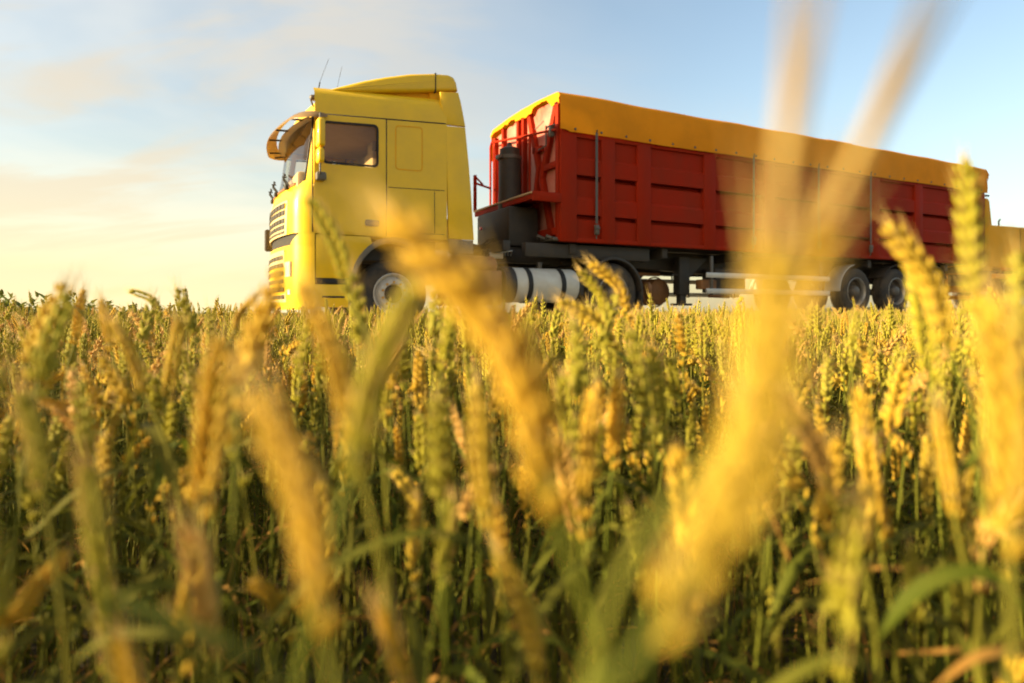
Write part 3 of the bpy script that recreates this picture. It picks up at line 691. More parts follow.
for s in (7.32, 8.68, 10.02):
    for y, sg in ((0.08, 1), (W-0.08, -1)): wheel(trailer, RL, (s, y, road_z(s)+0.498), 'trailer', sg=sg)
    mb = MB(); mb.tube([(s, 0.25, road_z(s)+0.498), (s, W-0.25, road_z(s)+0.498)], 0.07, 10); mb.box(s-0.5, s+0.5, 0.74, 0.84, 0.62, 0.72, 0.01); mb.lathe([(0.12, 0), (0.13, 0.1), (0.12, 0.2)], (s+0.25, 0.8, 0.62), 'z', 16, cap=True); lb(mb, 'axle', 'dark')
    for y in (0.05, W-0.43):
        mb = MB(); cz = road_z(s)+0.498
        a0, a1 = (100, 182) if s < 8 else (30, 150)
        o_ = [(s+0.575*math.cos(R(a)), cz+0.575*math.sin(R(a))) for a in range(a0, a1, 6)]; i_ = [(s+0.56*math.cos(R(a)), cz+0.56*math.sin(R(a))) for a in range(a1-2, a0-1, -6)]
        mb.prism(o_+i_, y, y+0.38, bev=0.003); lb(mb, 'mudguard', 'alu_rail' if s < 8 else 'dark', smooth=40)
mb = MB(); mb.box(11.62, 11.74, 0.06, W-0.06, 0.90, 1.03, 0.012); mb.box(11.60, 11.72, 0.10, W-0.10, 0.46, 0.62, 0.012); mb.box(11.63, 11.71, 0.14, W-0.14, 0.28, 0.38, 0.012)
for y in (0.7, 1.75): mb.box(11.66, 11.72, y, y+0.06, 0.3, 1.05, 0.008)
lb(mb, 'rear_bumper', 'orange')

# ================================================================== MACHINE BEHIND THE TRAILER
RV = (14.2, 1.2, road_z(14.2))
veh = tag(empty('farm_vehicle', T2W(*RV), PHI), 'orange yellow vehicle with a rounded upright post standing right behind the red trailer', 'vehicle')
def vb(mb, name, m, parent=None, **k): return mb.build(name, M[m], parent or veh, origin=RV, **k)
mb = MB()
mb.prism([(12.40, 1.10), (12.37, 2.05), (12.47, 2.14), (15.9, 2.20), (16.1, 2.0), (16.1, 1.0), (15.6, 0.95)], 0.15, 2.35, bev=0.05, seg=3); bd = vb(mb, 'body', 'yellow_dull')
mb = MB()
for s in (13.9, 15.2): mb.box(s-0.006, s+0.006, 0.144, 0.16, 1.15, 2.12)
vb(mb, 'panel_gap', 'black', bd)
mb = MB(); mb.prism([(12.30, 1.0), (12.30, 2.64), (12.34, 2.76), (12.43, 2.80), (12.52, 2.75), (12.64, 2.1), (12.66, 1.0)], 0.16, 0.40, bev=0.04, seg=3); vb(mb, 'upright_post', 'yellow_dull')
mb = MB(); mb.tube([(13.10, 0.25, 2.12), (13.10, 0.25, 2.28), (13.16, 0.25, 2.32)], 0.02, 8); vb(mb, 'grab_rail', 'steel')
mb = MB(); mb.box(12.5, 16.2, 0.02, 0.12, 0.80, 0.92, 0.01); mb.box(12.9, 16.2, 0.0, 0.11, 1.00, 1.08, 0.01); vb(mb, 'side_rail', 'orange')
mb = MB(); mb.box(12.7, 16.0, 0.3, 2.2, 0.55, 1.04, 0.03); vb(mb, 'chassis', 'grey_plastic')
for s in (13.3, 15.4):
    for y, sg in ((0.1, 1), (2.4, -1)): wheel(veh, RV, (s, y, road_z(s)+0.498), 'trailer', sg=sg)

# ================================================================== TERRAIN
def smooth(a, b, x):
    t = max(0.0, min(1.0, (x-a)/(b-a))); return t*t*(3-2*t)
Y_ROAD0, Y_ROAD1, Y_FOOT = -0.9, 4.6, -2.7
def field_z(s, y):                  # world height of the soil
    f = 0.105 + 0.01*noise.noise(Vector((s*0.8, y*0.8, 0)))
    if y > Y_FOOT:
        rz_ = CAMZ + road_z(s) - 0.03
        if y < Y_ROAD0: f = lerp(f, rz_, smooth(Y_FOOT, Y_ROAD0, y)) + 0.015*noise.noise(Vector((s*1.5, y*1.5, 5)))
        elif y <= Y_ROAD1: f = rz_
        else: f = lerp(rz_, 0.02, smooth(Y_ROAD1, Y_ROAD1+5, y)) - 1.6*smooth(12, 120, y)
    return f
def spaced(vals): return vals
ss_ = [-600, -300, -150, -80, -50, -36, -28] + [x*0.8-22 for x in range(0, 68)] + [36, 42, 50, 70, 110, 200, 400, 800]
ys_ = [-300, -150, -80, -50, -34, -25, -20] + [x*0.5-16 for x in range(0, 26)] + [-2.9, -2.7, -2.5, -2.3, -2.1, -1.9, -1.7, -1.5, -1.3, -1.1, -0.9, -0.5, 0.5, 1.8, 3.0, 4.0, 4.6, 5, 5.5, 6, 7, 8, 9.6, 12, 16, 24, 40, 60, 90, 120, 200, 400, 900]
def grid_obj(name, ss, ys, zf, m):
    me = bpy.data.meshes.new(name); vs = []; fs = []
    for s in ss:
        for y in ys:
            p = T2W(s, y, 0); vs.append((p.x, p.y, zf(s, y)))
    ny = len(ys)
    for i in range(len(ss)-1):
        for j in range(ny-1): fs.append((i*ny+j, (i+1)*ny+j, (i+1)*ny+j+1, i*ny+j+1))
    me.from_pydata(vs, [], fs); me.materials.append(m); me.polygons.foreach_set('use_smooth', [True]*len(fs))
    o = bpy.data.objects.new(name, me); COL.objects.link(o); return o
def ground_mat():
    m = bpy.data.materials.new('soil'); m.use_nodes = True; nt = m.node_tree; nd = nt.nodes; lk = nt.links; p = nd['Principled BSDF']
    g = nd.new('ShaderNodeNewGeometry'); n1 = nd.new('ShaderNodeTexNoise'); n1.inputs['Scale'].default_value = 1.7; n1.inputs['Detail'].default_value = 9
    lk.new(g.outputs['Position'], n1.inputs['Vector'])
    rp = nd.new('ShaderNodeValToRGB'); rp.color_ramp.elements[0].color = (0.035, 0.024, 0.010, 1); rp.color_ramp.elements[1].color = (0.075, 0.055, 0.018, 1)
    lk.new(n1.outputs['Fac'], rp.inputs['Fac']); lk.new(rp.outputs[0], p.inputs['Base Color']); p.inputs['Roughness'].default_value = 0.95
    return m
tag(grid_obj('ground', ss_, ys_, field_z, ground_mat()), kind='structure')
M['far_crop'] = mat('far_crop', (0.20, 0.155, 0.03), 0.9, spec=0.1, var=0.7, vscale=0.35, var_col=(0.10, 0.105, 0.02), bump=1.0, bscale=8)
tag(grid_obj('far_field', ss_, [7.5, 8, 9.6, 12, 16, 24, 40, 60, 90, 120, 200, 400, 900], lambda s, y: field_z(s, y)+0.02+0.35*smooth(7.5, 8.5, y), M['far_crop']), kind='structure')
M['gravel'] = mat('pale_gravel', (0.58, 0.48, 0.33), 0.9, var=0.5, vscale=2.5, var_col=(0.30, 0.24, 0.15), bump=0.5, bscale=30)
ys_r = [Y_ROAD0+0.25+k*(Y_ROAD1-Y_ROAD0-0.5)/10 for k in range(11)]
tag(grid_obj('road', [x*0.8-40 for x in range(0, 120)], ys_r, lambda s, y: CAMZ+road_z(s)-0.006+0.004*noise.noise(Vector((s, y*2, 0))), M['gravel']), kind='structure')

# ================================================================== WHEAT
def tangent_frames(pts):
    fr = []; prev = None
    for i, p in enumerate(pts):
        d = (pts[min(i+1, len(pts)-1)]-pts[max(i-1, 0)]).normalized()
        a = (prev - d*prev.dot(d)) if prev is not None else d.orthogonal()
        a.normalize(); prev = a; fr.append((p, d, a, d.cross(a)))
    return fr
def bez(ctrl, n):
    """Catmull-Rom through control points, n samples"""
    c = [Vector(p) for p in ctrl]; c = [c[0]*2-c[1]]+c+[c[-1]*2-c[-2]]
    segs = len(c)-3; out = []
    for i in range(n+1):
        t = i/n*segs; k = min(int(t), segs-1); t -= k
        p0, p1, p2, p3 = c[k:k+4]
        out.append(0.5*((2*p1)+(p2-p0)*t+(2*p0-5*p1+4*p2-p3)*t*t+(3*p1-p0-3*p2+p3)*t**3))
    return out
GR_T = [(0.0, 0.35), (0.22, 0.85), (0.48, 1.0), (0.74, 0.72), (1.0, 0.06)]
def grain(V, Fc, base, axis, side, ln, r, nseg):
    """one floret: a pointed lemon along axis"""
    axis = axis.normalized(); u = (side - axis*side.dot(axis)).normalized(); v = axis.cross(u)
    b0 = len(V)
    for t, w in GR_T:
        for k in range(nseg):
            a = 2*math.pi*k/nseg
            V.append(base + axis*(ln*t) + u*(r*w*math.cos(a)) + v*(r*0.8*w*math.sin(a)))
    for i in range(len(GR_T)-1):
        for k in range(nseg):
            Fc.append((b0+i*nseg+k, b0+i*nseg+(k+1) % nseg, b0+(i+1)*nseg+(k+1) % nseg, b0+(i+1)*nseg+k))
def spike(V, Fc, p, d, ln, r):
    a = d.orthogonal().normalized(); b = d.cross(a); b0 = len(V)
    for k in range(3): V.append(p+(a*math.cos(2.094*k)+b*math.sin(2.094*k))*r)
    V.append(p+d*ln)
    for k in range(3): Fc.append((b0+k, b0+(k+1) % 3, b0+3))
def ear_mesh(pts, rr, nsp=20, nseg=6, size=1.0, awn=0.012, tipawn=0.02, fan=3, ntip=4, tipr=0.0005):
    """two-ranked ear along pts (base->tip): grains V,F and awns V,F"""
    fr = tangent_frames(pts); V, Fc, AV, AF = [], [], [], []
    n = len(fr)-1; tw = rr.uniform(0, math.pi)
    for i in range(nsp):
        t = i/(nsp-1)*0.95; x = t*n; k = min(int(x), n-1); f = x-k
        p = fr[k][0].lerp(fr[k+1][0], f); d = fr[k][1].lerp(fr[k+1][1], f).normalized()
        a = fr[k][2]; b = fr[k][3]; ang = tw + 0.25*t
        wd = a*math.cos(ang)+b*math.sin(ang); dp = d.cross(wd)
        sgn = 1 if i % 2 else -1
        env = (0.62+0.46*math.sin(min(1.0, t*1.15+0.22)*math.pi*0.62))*(1-0.45*max(0, t-0.72)/0.28)*size
        for j in range(fan):
            o = 0 if fan == 1 else (j-(fan-1)/2)
            ax = d + wd*sgn*(0.26+0.16*rr.random()) + dp*o*(0.20+0.12*rr.random())
            bs = p + wd*sgn*0.0022*size + dp*o*0.0024*size
            ln = (0.0108+0.0022*rr.random())*env; r = (0.0023 if fan > 1 else 0.0040)*env
            grain(V, Fc, bs, ax, wd, ln, r, nseg)
            if awn > 0 and (j == fan//2 or rr.random() < 0.5):
                spike(AV, AF, bs+ax.normalized()*ln*0.95, (ax.normalized()+d*0.7).normalized(), awn*(0.5+rr.random())*(1+0.8*t), 0.00042)
    p, d, a, b = fr[-1]
    for j in range(ntip):
        grain(V, Fc, p-d*0.008, d+(a*math.cos(j*1.57)+b*math.sin(j*1.57))*0.2, a, 0.012*size, 0.0020*size, nseg)
        if tipawn > 0: spike(AV, AF, p, (d+(a*math.cos(j*1.9)+b*math.sin(j*1.9))*(0.22 if tipr < .0008 else 0.07)).normalized(), tipawn*(0.6+0.6*rr.random()), tipr)
    return V, Fc, AV, AF
def tube_mesh(pts, r0, r1, n=5):
    fr = tangent_frames(pts); V, Fc = [], []
    for i, (p, d, a, b) in enumerate(fr):
        r = lerp(r0, r1, i/(len(fr)-1))
        for k in range(n): V.append(p+(a*math.cos(2*math.pi*k/n)+b*math.sin(2*math.pi*k/n))*r)
    for i in range(len(fr)-1):
        for k in range(n): Fc.append((i*n+k, i*n+(k+1) % n, (i+1)*n+(k+1) % n, (i+1)*n+k))
    return V, Fc
def leaf_mesh(pts, width, rr, twist=1.0):
    n = len(pts)-1; V, Fc = [], []
    up = Vector((0, 0, 1)); tw0 = rr.uniform(-0.5, 0.5)
    for i, p in enumerate(pts):
        t = i/n; d = (pts[min(i+1, n)]-pts[max(i-1, 0)]).normalized()
        sd = d.cross(up)
        if sd.length < 0.05: sd = d.cross(Vector((0.3, 1, 0)))
        sd.normalize(); nn = sd.cross(d)
        a = tw0 + twist*t; sd2 = sd*math.cos(a)+nn*math.sin(a); nn2 = nn*math.cos(a)-sd*math.sin(a)
        w = width*0.5*(0.55+0.45*min(1, t*5))*max(0.03, (1-t**2.4))
        V += [p-sd2*w+nn2*w*0.25, p, p+sd2*w+nn2*w*0.25]
    for i in range(n):
        for k in range(2): Fc.append((i*3+k, i*3+k+1, (i+1)*3+k+1, (i+1)*3+k))
    return V, Fc
def mk(name, V, Fc, mats, mi=None, smooth_=True):
    me = bpy.data.meshes.new(name); me.from_pydata([tuple(v) for v in V], [], Fc)
    for m in mats: me.materials.append(m)
    if mi: me.polygons.foreach_set('material_index', mi)
    me.polygons.foreach_set('use_smooth', [smooth_]*len(Fc)); return me
def stalk_parts(ctrl, ear_base_t, rr, nsp=20, nseg=6, size=1.0, awn=0.010, tipawn=0.022, nleaf=3, leaves=None, fan=3, stemr=0.0015, ltop=0.80, lmax=0.24, ntip=4, tipr=0.0005):
    """ctrl: control points soil -> ear tip; ear_base_t: fraction of the path where the ear starts."""
    pts = bez(ctrl, 48); k = max(4, min(44, int(round(ear_base_t*48))))
    ear = ear_mesh(pts[k:], rr, nsp, nseg, size, awn, tipawn, fan, ntip, tipr)
    stem = tube_mesh(pts[:k+3:2]+[pts[k+3]], stemr*1.25, stemr*0.8)
    lv = []
    H = pts[k].z-pts[0].z
    az = rr.uniform(0, 6.28)
    for j in range(nleaf):
        q = pts[int(k*max(0.1, ltop-0.24*j))]; az += 2.4+rr.uniform(-.5, .5); ln = rr.uniform(0.55, 1.0)*lmax; dr = Vector((math.cos(az), math.sin(az), 0))
        up_ = rr.uniform(0.45, 0.95); drp = rr.uniform(0.2, 1.15)
        c = [q, q+dr*ln*0.30+Vector((0, 0, ln*0.42*up_)), q+dr*ln*0.68+Vector((0, 0, ln*(0.58*up_-0.12*drp))), q+dr*ln*0.98+Vector((0, 0, ln*(0.45*up_-0.62*drp)))]
        lv.append(leaf_mesh(bez(c, 9), rr.uniform(0.008, 0.014), rr, rr.uniform(-1.6, 1.6)))
    for lf in leaves or []: lv.append(leaf_mesh(bez(lf[0], 12), lf[1], rr, lf[2]))
    return ear, stem, lv

# --- prototypes of the crop
def proto_ctrl(rr, i):
    h = rr.uniform(0.70, 0.80); az = rr.uniform(0, 6.28); dr = Vector((math.cos(az), math.sin(az), 0)); ln = rr.uniform(0.0, 0.05); el = rr.uniform(0.088, 0.115); droop = [0.05, 0.12, 0.2, 0.3, 0.1, 0.45, 0.6, 0.15, 0.25, 1.1, 0.08, 0.35, 0.18, 0.8][i]
    b = Vector((0, 0, 0)); e = dr*ln + Vector((0, 0, h)); m1 = dr*ln*0.25 + Vector((0, 0, h*0.5))
    d0 = Vector((0, 0, 1))*math.cos(droop*0.45)+dr*math.sin(droop*0.45); d1 = Vector((0, 0, 1))*math.cos(droop)+dr*math.sin(droop)
    mid = e+d0*el*0.5; tip = mid+d1*el*0.5
    pts = bez([b, m1, e, mid, tip], 48)
    return [b, m1, e, mid, tip], 0.5
NPROTO = 14
protos = []            # (ear mesh, awn+..., stem mesh, leaf meshes, colour)
pcol = bpy.data.collections.new('wheat_stalk_kinds')
for i in range(NPROTO):
    rr = random.Random(100+i)
    ctrl, tb_ = proto_ctrl(rr, i)
    (EV, EF, AV, AF), (SV, SF), LV = stalk_parts(ctrl, tb_, rr, nsp=rr.choice([15, 17, 19]), size=rr.uniform(1.0, 1.18), awn=rr.choice([0.006, 0.010, 0.014]), tipawn=rr.choice([0.01, 0.02, 0.03]), nleaf=3)
    kind = ['ear_gold', 'ear_green', 'ear_gold', 'ear_green', 'ear_green', 'ear_gold', 'ear_pink', 'ear_gold', 'ear_green', 'ear_gold', 'ear_green', 'ear_green', 'ear_green', 'ear_gold'][i]
    dry = (i % 5 == 3)
    em = mk('wheat_ear', EV+AV, EF+[tuple(x+len(EV) for x in f) for f in AF], [M[kind], M['awn']], [0]*len(EF)+[1]*len(AF))
    sm = mk('wheat_stem', SV, SF, [M['stem']])
    lms = [mk('wheat_leaf', v, f, [M['leaf_dry'] if (dry and j == 1) or (j == 2 and i % 3 == 0) else M['leaf']]) for j, (v, f) in enumerate(LV)]
    protos.append((em, sm, lms, kind))
    # joined mesh for the mass of the field
    V, Fc, mi = [], [], []
    mats = [M[kind], M['awn'], M['stem'], M['leaf'], M['leaf_dry']]
    def app(v, f, m):
        b0 = len(V); V.extend(v); Fc.extend(tuple(x+b0 for x in q) for q in f); mi.extend([m]*len(f))
    app(EV, EF, 0); app(AV, AF, 1); app(SV, SF, 2)
    for j, (v, f) in enumerate(LV): app(v, f, 4 if (dry and j == 1) or (j == 2 and i % 3 == 0) else 3)
    o = bpy.data.objects.new('wheat_kind_%02d' % i, mk('wheat_mass_%02d' % i, V, Fc, mats, mi)); pcol.objects.link(o)

# --- hand placed stalks close to the camera (sight line, distance)
HAND = []
def hand(base, tip, db, dt, kind, label, bend=0.0, size=1.0, awn=0.010, tipawn=0.022, leaves=None, nleaf=2, foot=None, nsp=18, dryleaf=False, leafmat=None):
    HAND.append(dict(base=base, tip=tip, db=db, dt=dt, kind=kind, label=label, bend=bend, size=size, awn=awn, tipawn=tipawn, leaves=leaves, nleaf=nleaf, foot=foot, nsp=nsp, dryleaf=dryleaf, leafmat=leafmat))
hand((648, 640), (776, 250), .118, .115, 'ear_gold', 'very blurred golden ear with long upright awns, steeper of the two crossing before the trailer', bend=-.09, size=.85, awn=.012, tipawn=.062, nleaf=1)
hand((722, 445), (828, 225), .140, .135, 'ear_gold', 'very blurred golden ear slanting up right, the more tilted of the crossing two', size=.85, awn=.012, tipawn=.060, nleaf=1)
hand((556, 520), (396, 222), .20, .20, 'ear_gold', 'big orange gold ear drooping diagonally across the picture in front of the front wheel', bend=-.12, size=1.0, nleaf=2)
hand((350, 480), (418, 285), .23, .23, 'ear_green', 'blurred olive ear leaning right, just left of the big diagonal ear', bend=.05, nleaf=1)
hand((352, 440), (303, 285), .30, .30, 'ear_gold', 'blurred golden ear rising under the yellow bumper corner', bend=-.05, nleaf=1)
hand((325, 640), (258, 395), .19, .20, 'ear_gold', 'large golden blurred ear leaning left at the lower left', bend=-.06, size=.85, nleaf=2)
hand((200, 520), (222, 345), .33, .33, 'ear_gold', 'upright blurred golden ear at the left, halfway down the field', nleaf=1)
hand((490, 530), (477, 388), .40, .40, 'ear_gold', 'bright sunlit upright ear left of the picture centre below the fuel tank', bend=.03, nleaf=2)
hand((542, 690), (500, 555), .36, .36, 'ear_gold', 'golden ear at the bottom centre leaning slightly left', bend=-.05, nleaf=2)
hand((948, 352), (891, 228), .50, .50, 'ear_gold', 'clear golden ear leaning left over the trailer wheels', bend=-.08, size=1.05, nleaf=1)
hand((930, 380), (915, 262), .54, .54, 'ear_green', 'yellow green ear close behind the clear ear at the trailer wheels', nleaf=1)
hand((977, 325), (966, 166), .46, .46, 'ear_green', 'tall slender ear standing upright against the rear end of the trailer', nleaf=1)
hand((1010, 560), (992, 300), .22, .22, 'ear_gold', 'large blurred golden ear near the right edge below the second yellow vehicle', bend=-.04, size=.9, nleaf=1)
hand((832, 500), (786, 396), .40, .40, 'ear_pink', 'tawny blurred ear just right of the big crossing pair', bend=-.05, nleaf=2)
hand((352, 302), (311, 200), .55, .55, 'ear_green', 'green ear leaning left in front of the cab door', bend=-.06, size=.85, nleaf=1)
hand((628, 322), (592, 264), .86, .86, 'ear_gold', 'curved ear arching over the hub of the drive wheel', bend=-.16, nleaf=2)
hand((606, 330), (581, 272), .88, .88, 'ear_green', 'curved ear between the fuel tank and the drive wheel hub', bend=-.14, nleaf=2)
hand((617, 352), (562, 302), .80, .80, 'ear_gold', 'ear bowing far left just under the fuel tank', bend=-.12, nleaf=2)
hand((162, 324), (131, 291), 1.15, 1.15, 'ear_green', 'lone bowed ear against the pale sky left of the cab', bend=-.2, nleaf=1)
hand((74, 345), (83, 291), .95, .95, 'ear_gold', 'upright ear against the sky at far left beside a bent leaf', nleaf=0, leaves=[([pix(48, 372, .93), pix(58, 335, .93), pix(68, 306, .92), pix(86, 318, .90), pix(106, 345, .88)], .011, .3)])
hand((112, 352), (101, 300), .80, .80, 'ear_gold', 'narrow ear third from the left among those touching the sky', nleaf=1)
hand((232, 338), (256, 296), .72, .72, 'ear_gold', 'blurred ear leaning right in the gap of sky left of the bumper', bend=.1, nleaf=1)
hand((166, 405), (180, 322), .60, .60, 'ear_gold', 'pale upright ear under the lone bowed ear', nleaf=1)
hand((145, 395), (112, 322), .55, .55, 'ear_gold', 'ear slanting left below the bent leaf at the left', bend=-.05, nleaf=1)
hand((45, 500), (22, 395), .36, .36, 'ear_green', 'olive blurred ear close to the left edge at mid height', bend=-.04, nleaf=2)
hand((105, 600), (88, 470), .30, .30, 'ear_green', 'dim olive ear in the lower left quarter', nleaf=2)
hand((215, 660), (190, 530), .30, .30, 'ear_pink', 'tawny dim ear near the bottom left beside a larger golden one', nleaf=2)
hand((410, 700), (383, 610), .30, .30, 'ear_gold', 'pale blurred ear cut off by the bottom edge left of centre', nleaf=2)
hand((578, 540), (560, 440), .52, .52, 'ear_pink', 'tawny ear right beside the lower end of the big diagonal ear', nleaf=2)
hand((664, 440), (652, 350), .62, .62, 'ear_green', 'yellow green ear standing below the landing leg of the trailer', nleaf=2)
hand((612, 470), (618, 380), .60, .60, 'ear_gold', 'upright ear at the picture centre left of the crossing pair', nleaf=2)
hand((880, 540), (866, 440), .50, .50, 'ear_gold', 'gold ear standing below the trailer wheels in the right half', nleaf=2)
hand((955, 520), (938, 410), .42, .42, 'ear_gold', 'gold blurred ear just left of the large right edge ear', nleaf=2)
hand((440, 590), (452, 500), .46, .46, 'ear_green', 'green ear in shade under the big diagonal ear', nleaf=2)
hand((372, 400), (402, 345), .70, .70, 'ear_pink', 'small tawny ear under the front wheel', nleaf=2)
hand((890, 800), (930, 730), .40, .40, 'ear_gold', 'stalk whose long curved green leaf arches along the bottom right edge', nleaf=1, leafmat='leaf',
     leaves=[([pix(760, 700, .34), pix(805, 672, .33), pix(850, 660, .32), pix(895, 690, .31)], .011, .4)])
hand((1060, 690), (1050, 600), .42, .42, 'ear_gold', 'stalk with long thin dry leaves lying across the bottom right corner', nleaf=0, dryleaf=True,
     leaves=[([pix(1040, 600, .50), pix(960, 577, .50), pix(880, 568, .52), pix(800, 585, .54)], .006, .5), ([pix(1050, 660, .38), pix(985, 655, .38), pix(930, 690, .38)], .009, .4), ([pix(1050, 640, .50), pix(960, 650, .50), pix(860, 655, .52)], .006, .6)])
hand((770, 585), (778, 650), .60, .60, 'ear_green', 'broken hanging ear beside an orange dry leaf in the lower right field', nleaf=0, dryleaf=True, nsp=14, size=.8,
     leaves=[([pix(787, 560, .52), pix(776, 530, .52), pix(766, 505, .52), pix(758, 480, .52)], .017, .2)])
hand((150, 760), (120, 640), .30, .30, 'ear_gold', 'stalk whose broad dark green blurred leaf crosses the bottom left edge', nleaf=0,
     leaves=[([pix(110, 600, .22), pix(180, 628, .21), pix(250, 655, .20), pix(330, 690, .20)], .008, .3)])

def wheat_thing(loc, label, group=None):
    return tag(empty('wheat_stalk', loc), label, 'wheat stalk', group)
def hand_build(h, idx):
    rr = random.Random(900+idx)
    B = pix(*h['base'], h['db']); T_ = pix(*h['tip'], h['dt']); ax = T_-B
    auto = max(0.55, min(1.15, ax.length/0.088))
    perp = Vector((ax.z, 0, -ax.x))
    Mid = (B+T_)/2 + perp*(-h['bend']) * 1.0
    d0 = (Mid-B).normalized()
    s_, y_ = W2T(B.x, B.y); gz = field_z(s_, y_)
    lean = Vector((d0.x, 0, 0))*0.28
    foot = Vector((B.x-lean.x*1.0+rr.uniform(-.02, .02), B.y+rr.uniform(0.0, .06), gz))
    m1 = Vector((lerp(foot.x, B.x, .30), lerp(foot.y, B.y, .5), lerp(gz, B.z, .5)))
    m2 = B - d0*0.09*max(0.3, d0.z if d0.z > 0 else 0.3) ; m2.z = min(m2.z, B.z-0.02) if d0.z > 0 else B.z+0.03
    ctrl = [foot, m1, m2, B, Mid, T_]
    root = wheat_thing(foot, h['label'])
    ctrl = [c-foot for c in ctrl]
    lv = [([p-foot for p in l[0]], l[1], l[2]) for l in (h['leaves'] or [])]
    (EV, EF, AV, AF), (SV, SF), LV = stalk_parts(ctrl, 0.6, rr, nsp=h['nsp'], nseg=8, size=h['size']*auto, awn=h['awn'], tipawn=h['tipawn'], nleaf=h['nleaf'], leaves=lv, stemr=0.0016, ltop=0.45 if h['db'] < 0.35 else 0.66, lmax=0.15, ntip=10 if h['tipawn'] > .04 else 4, tipr=0.0012 if h['tipawn'] > .04 else 0.0005)
    def ch(n, me):
        o = bpy.data.objects.new(n, me); COL.objects.link(o); o.parent = root; return o
    e = ch('ear', mk('ear', EV, EF, [M[h['kind']]]))
    if AV:
        a = bpy.data.objects.new('awns', mk('awns', AV, AF, [M['awn']])); COL.objects.link(a); a.parent = e
    ch('stem', mk('stem', SV, SF, [M['stem']]))
    for j, (v, f) in enumerate(LV): ch('leaf', mk('leaf', v, f, [M['leaf_dry' if h['dryleaf'] else 'leaf']]))
for i, h in enumerate(HAND): hand_build(h, i)

# --- the field: jittered rows
pts_field = []
wr = random.Random(21)
cell = 0.055
s = -11.0
while s < 14.5:
    y = -12.5
    while y < Y_FOOT+0.35:
        ps = s+wr.uniform(-.5, .5)*cell*1.3; py = y+wr.uniform(-.5, .5)*cell*1.3
        p = T2W(ps, py, 0); dx, dy = p.x, p.y; dist = math.hypot(dx, dy)
        keep = True
        infr = dy > 0.05 and abs(dx) < dy*0.86+0.5
        if not infr and wr.random() > 0.45: keep = False
        if dist < 0.33: keep = False
        if dist < 1.0 and wr.random() > 0.42+0.5*(dist-.33)/.67: keep = False
        if keep: pts_field.append((p.x, p.y, ps, py, dist, infr))
        y += cell
    s += cell
inst = []
for (x, y, ps, py, dist, infr) in pts_field:
    z = field_z(ps, py)
    sc_ = wr.gauss(0.88, 0.052); sc_ = max(0.72, min(1.03, sc_))
    if wr.random() < (0.02 if ps < 4 else 0.07): sc_ *= 1.09
    k = wr.randrange(NPROTO)
    if y > 0.3 and dist < 3.2 and (z+0.86*sc_-CAMZ)/y > (0.020 if 512+F*x/y < 930 else 0.06): continue
    inst.append([x, y, z, (wr.gauss(0, .06), wr.gauss(0, .06), wr.uniform(0, 6.283)), sc_, k, dist, infr, y])
# nearest ones that stand inside the picture become things of their own
cand = []
for q in inst:
    x, y, z = q[0], q[1], q[2]
    if y < 0.3: continue
    px = 512+F*x/y; ptop = 311-F*(z+0.82*q[4]-CAMZ)/y
    if -25 < px < 1049 and ptop < 660: cand.append((y, q, px))
cand.sort(key=lambda t: t[0])
N_IND = 300-len(HAND)
chosen = set()
GL = {}
for (yy, q, px) in cand[:N_IND]:
    chosen.add(id(q))
    em, sm, lms, kind = protos[q[5]]
    side_ = 'left' if px < 341 else ('middle' if px < 683 else 'right')
    cname = {'ear_gold': 'golden', 'ear_green': 'greenish yellow', 'ear_pink': 'tawny'}[kind]
    place = {'left': 'the left third of the picture', 'middle': 'the middle third below the fuel tank', 'right': 'the right third below the trailer wheels'}[side_]
    root = wheat_thing((q[0], q[1], q[2]), f'{cname} wheat stalk close by, in {place}', f'{cname} near wheat stalks, {side_} third')
    root.rotation_euler = q[3]; root.scale = (q[4],)*3
    for n_, me in [('ear', em), ('stem', sm)]+[('leaf', l) for l in lms]:
        o = bpy.data.objects.new(n_, me); COL.objects.link(o); o.parent = root
mass = [q for q in inst if id(q) not in chosen]
print('wheat instances', len(mass), 'individual', len(chosen)+len(HAND))

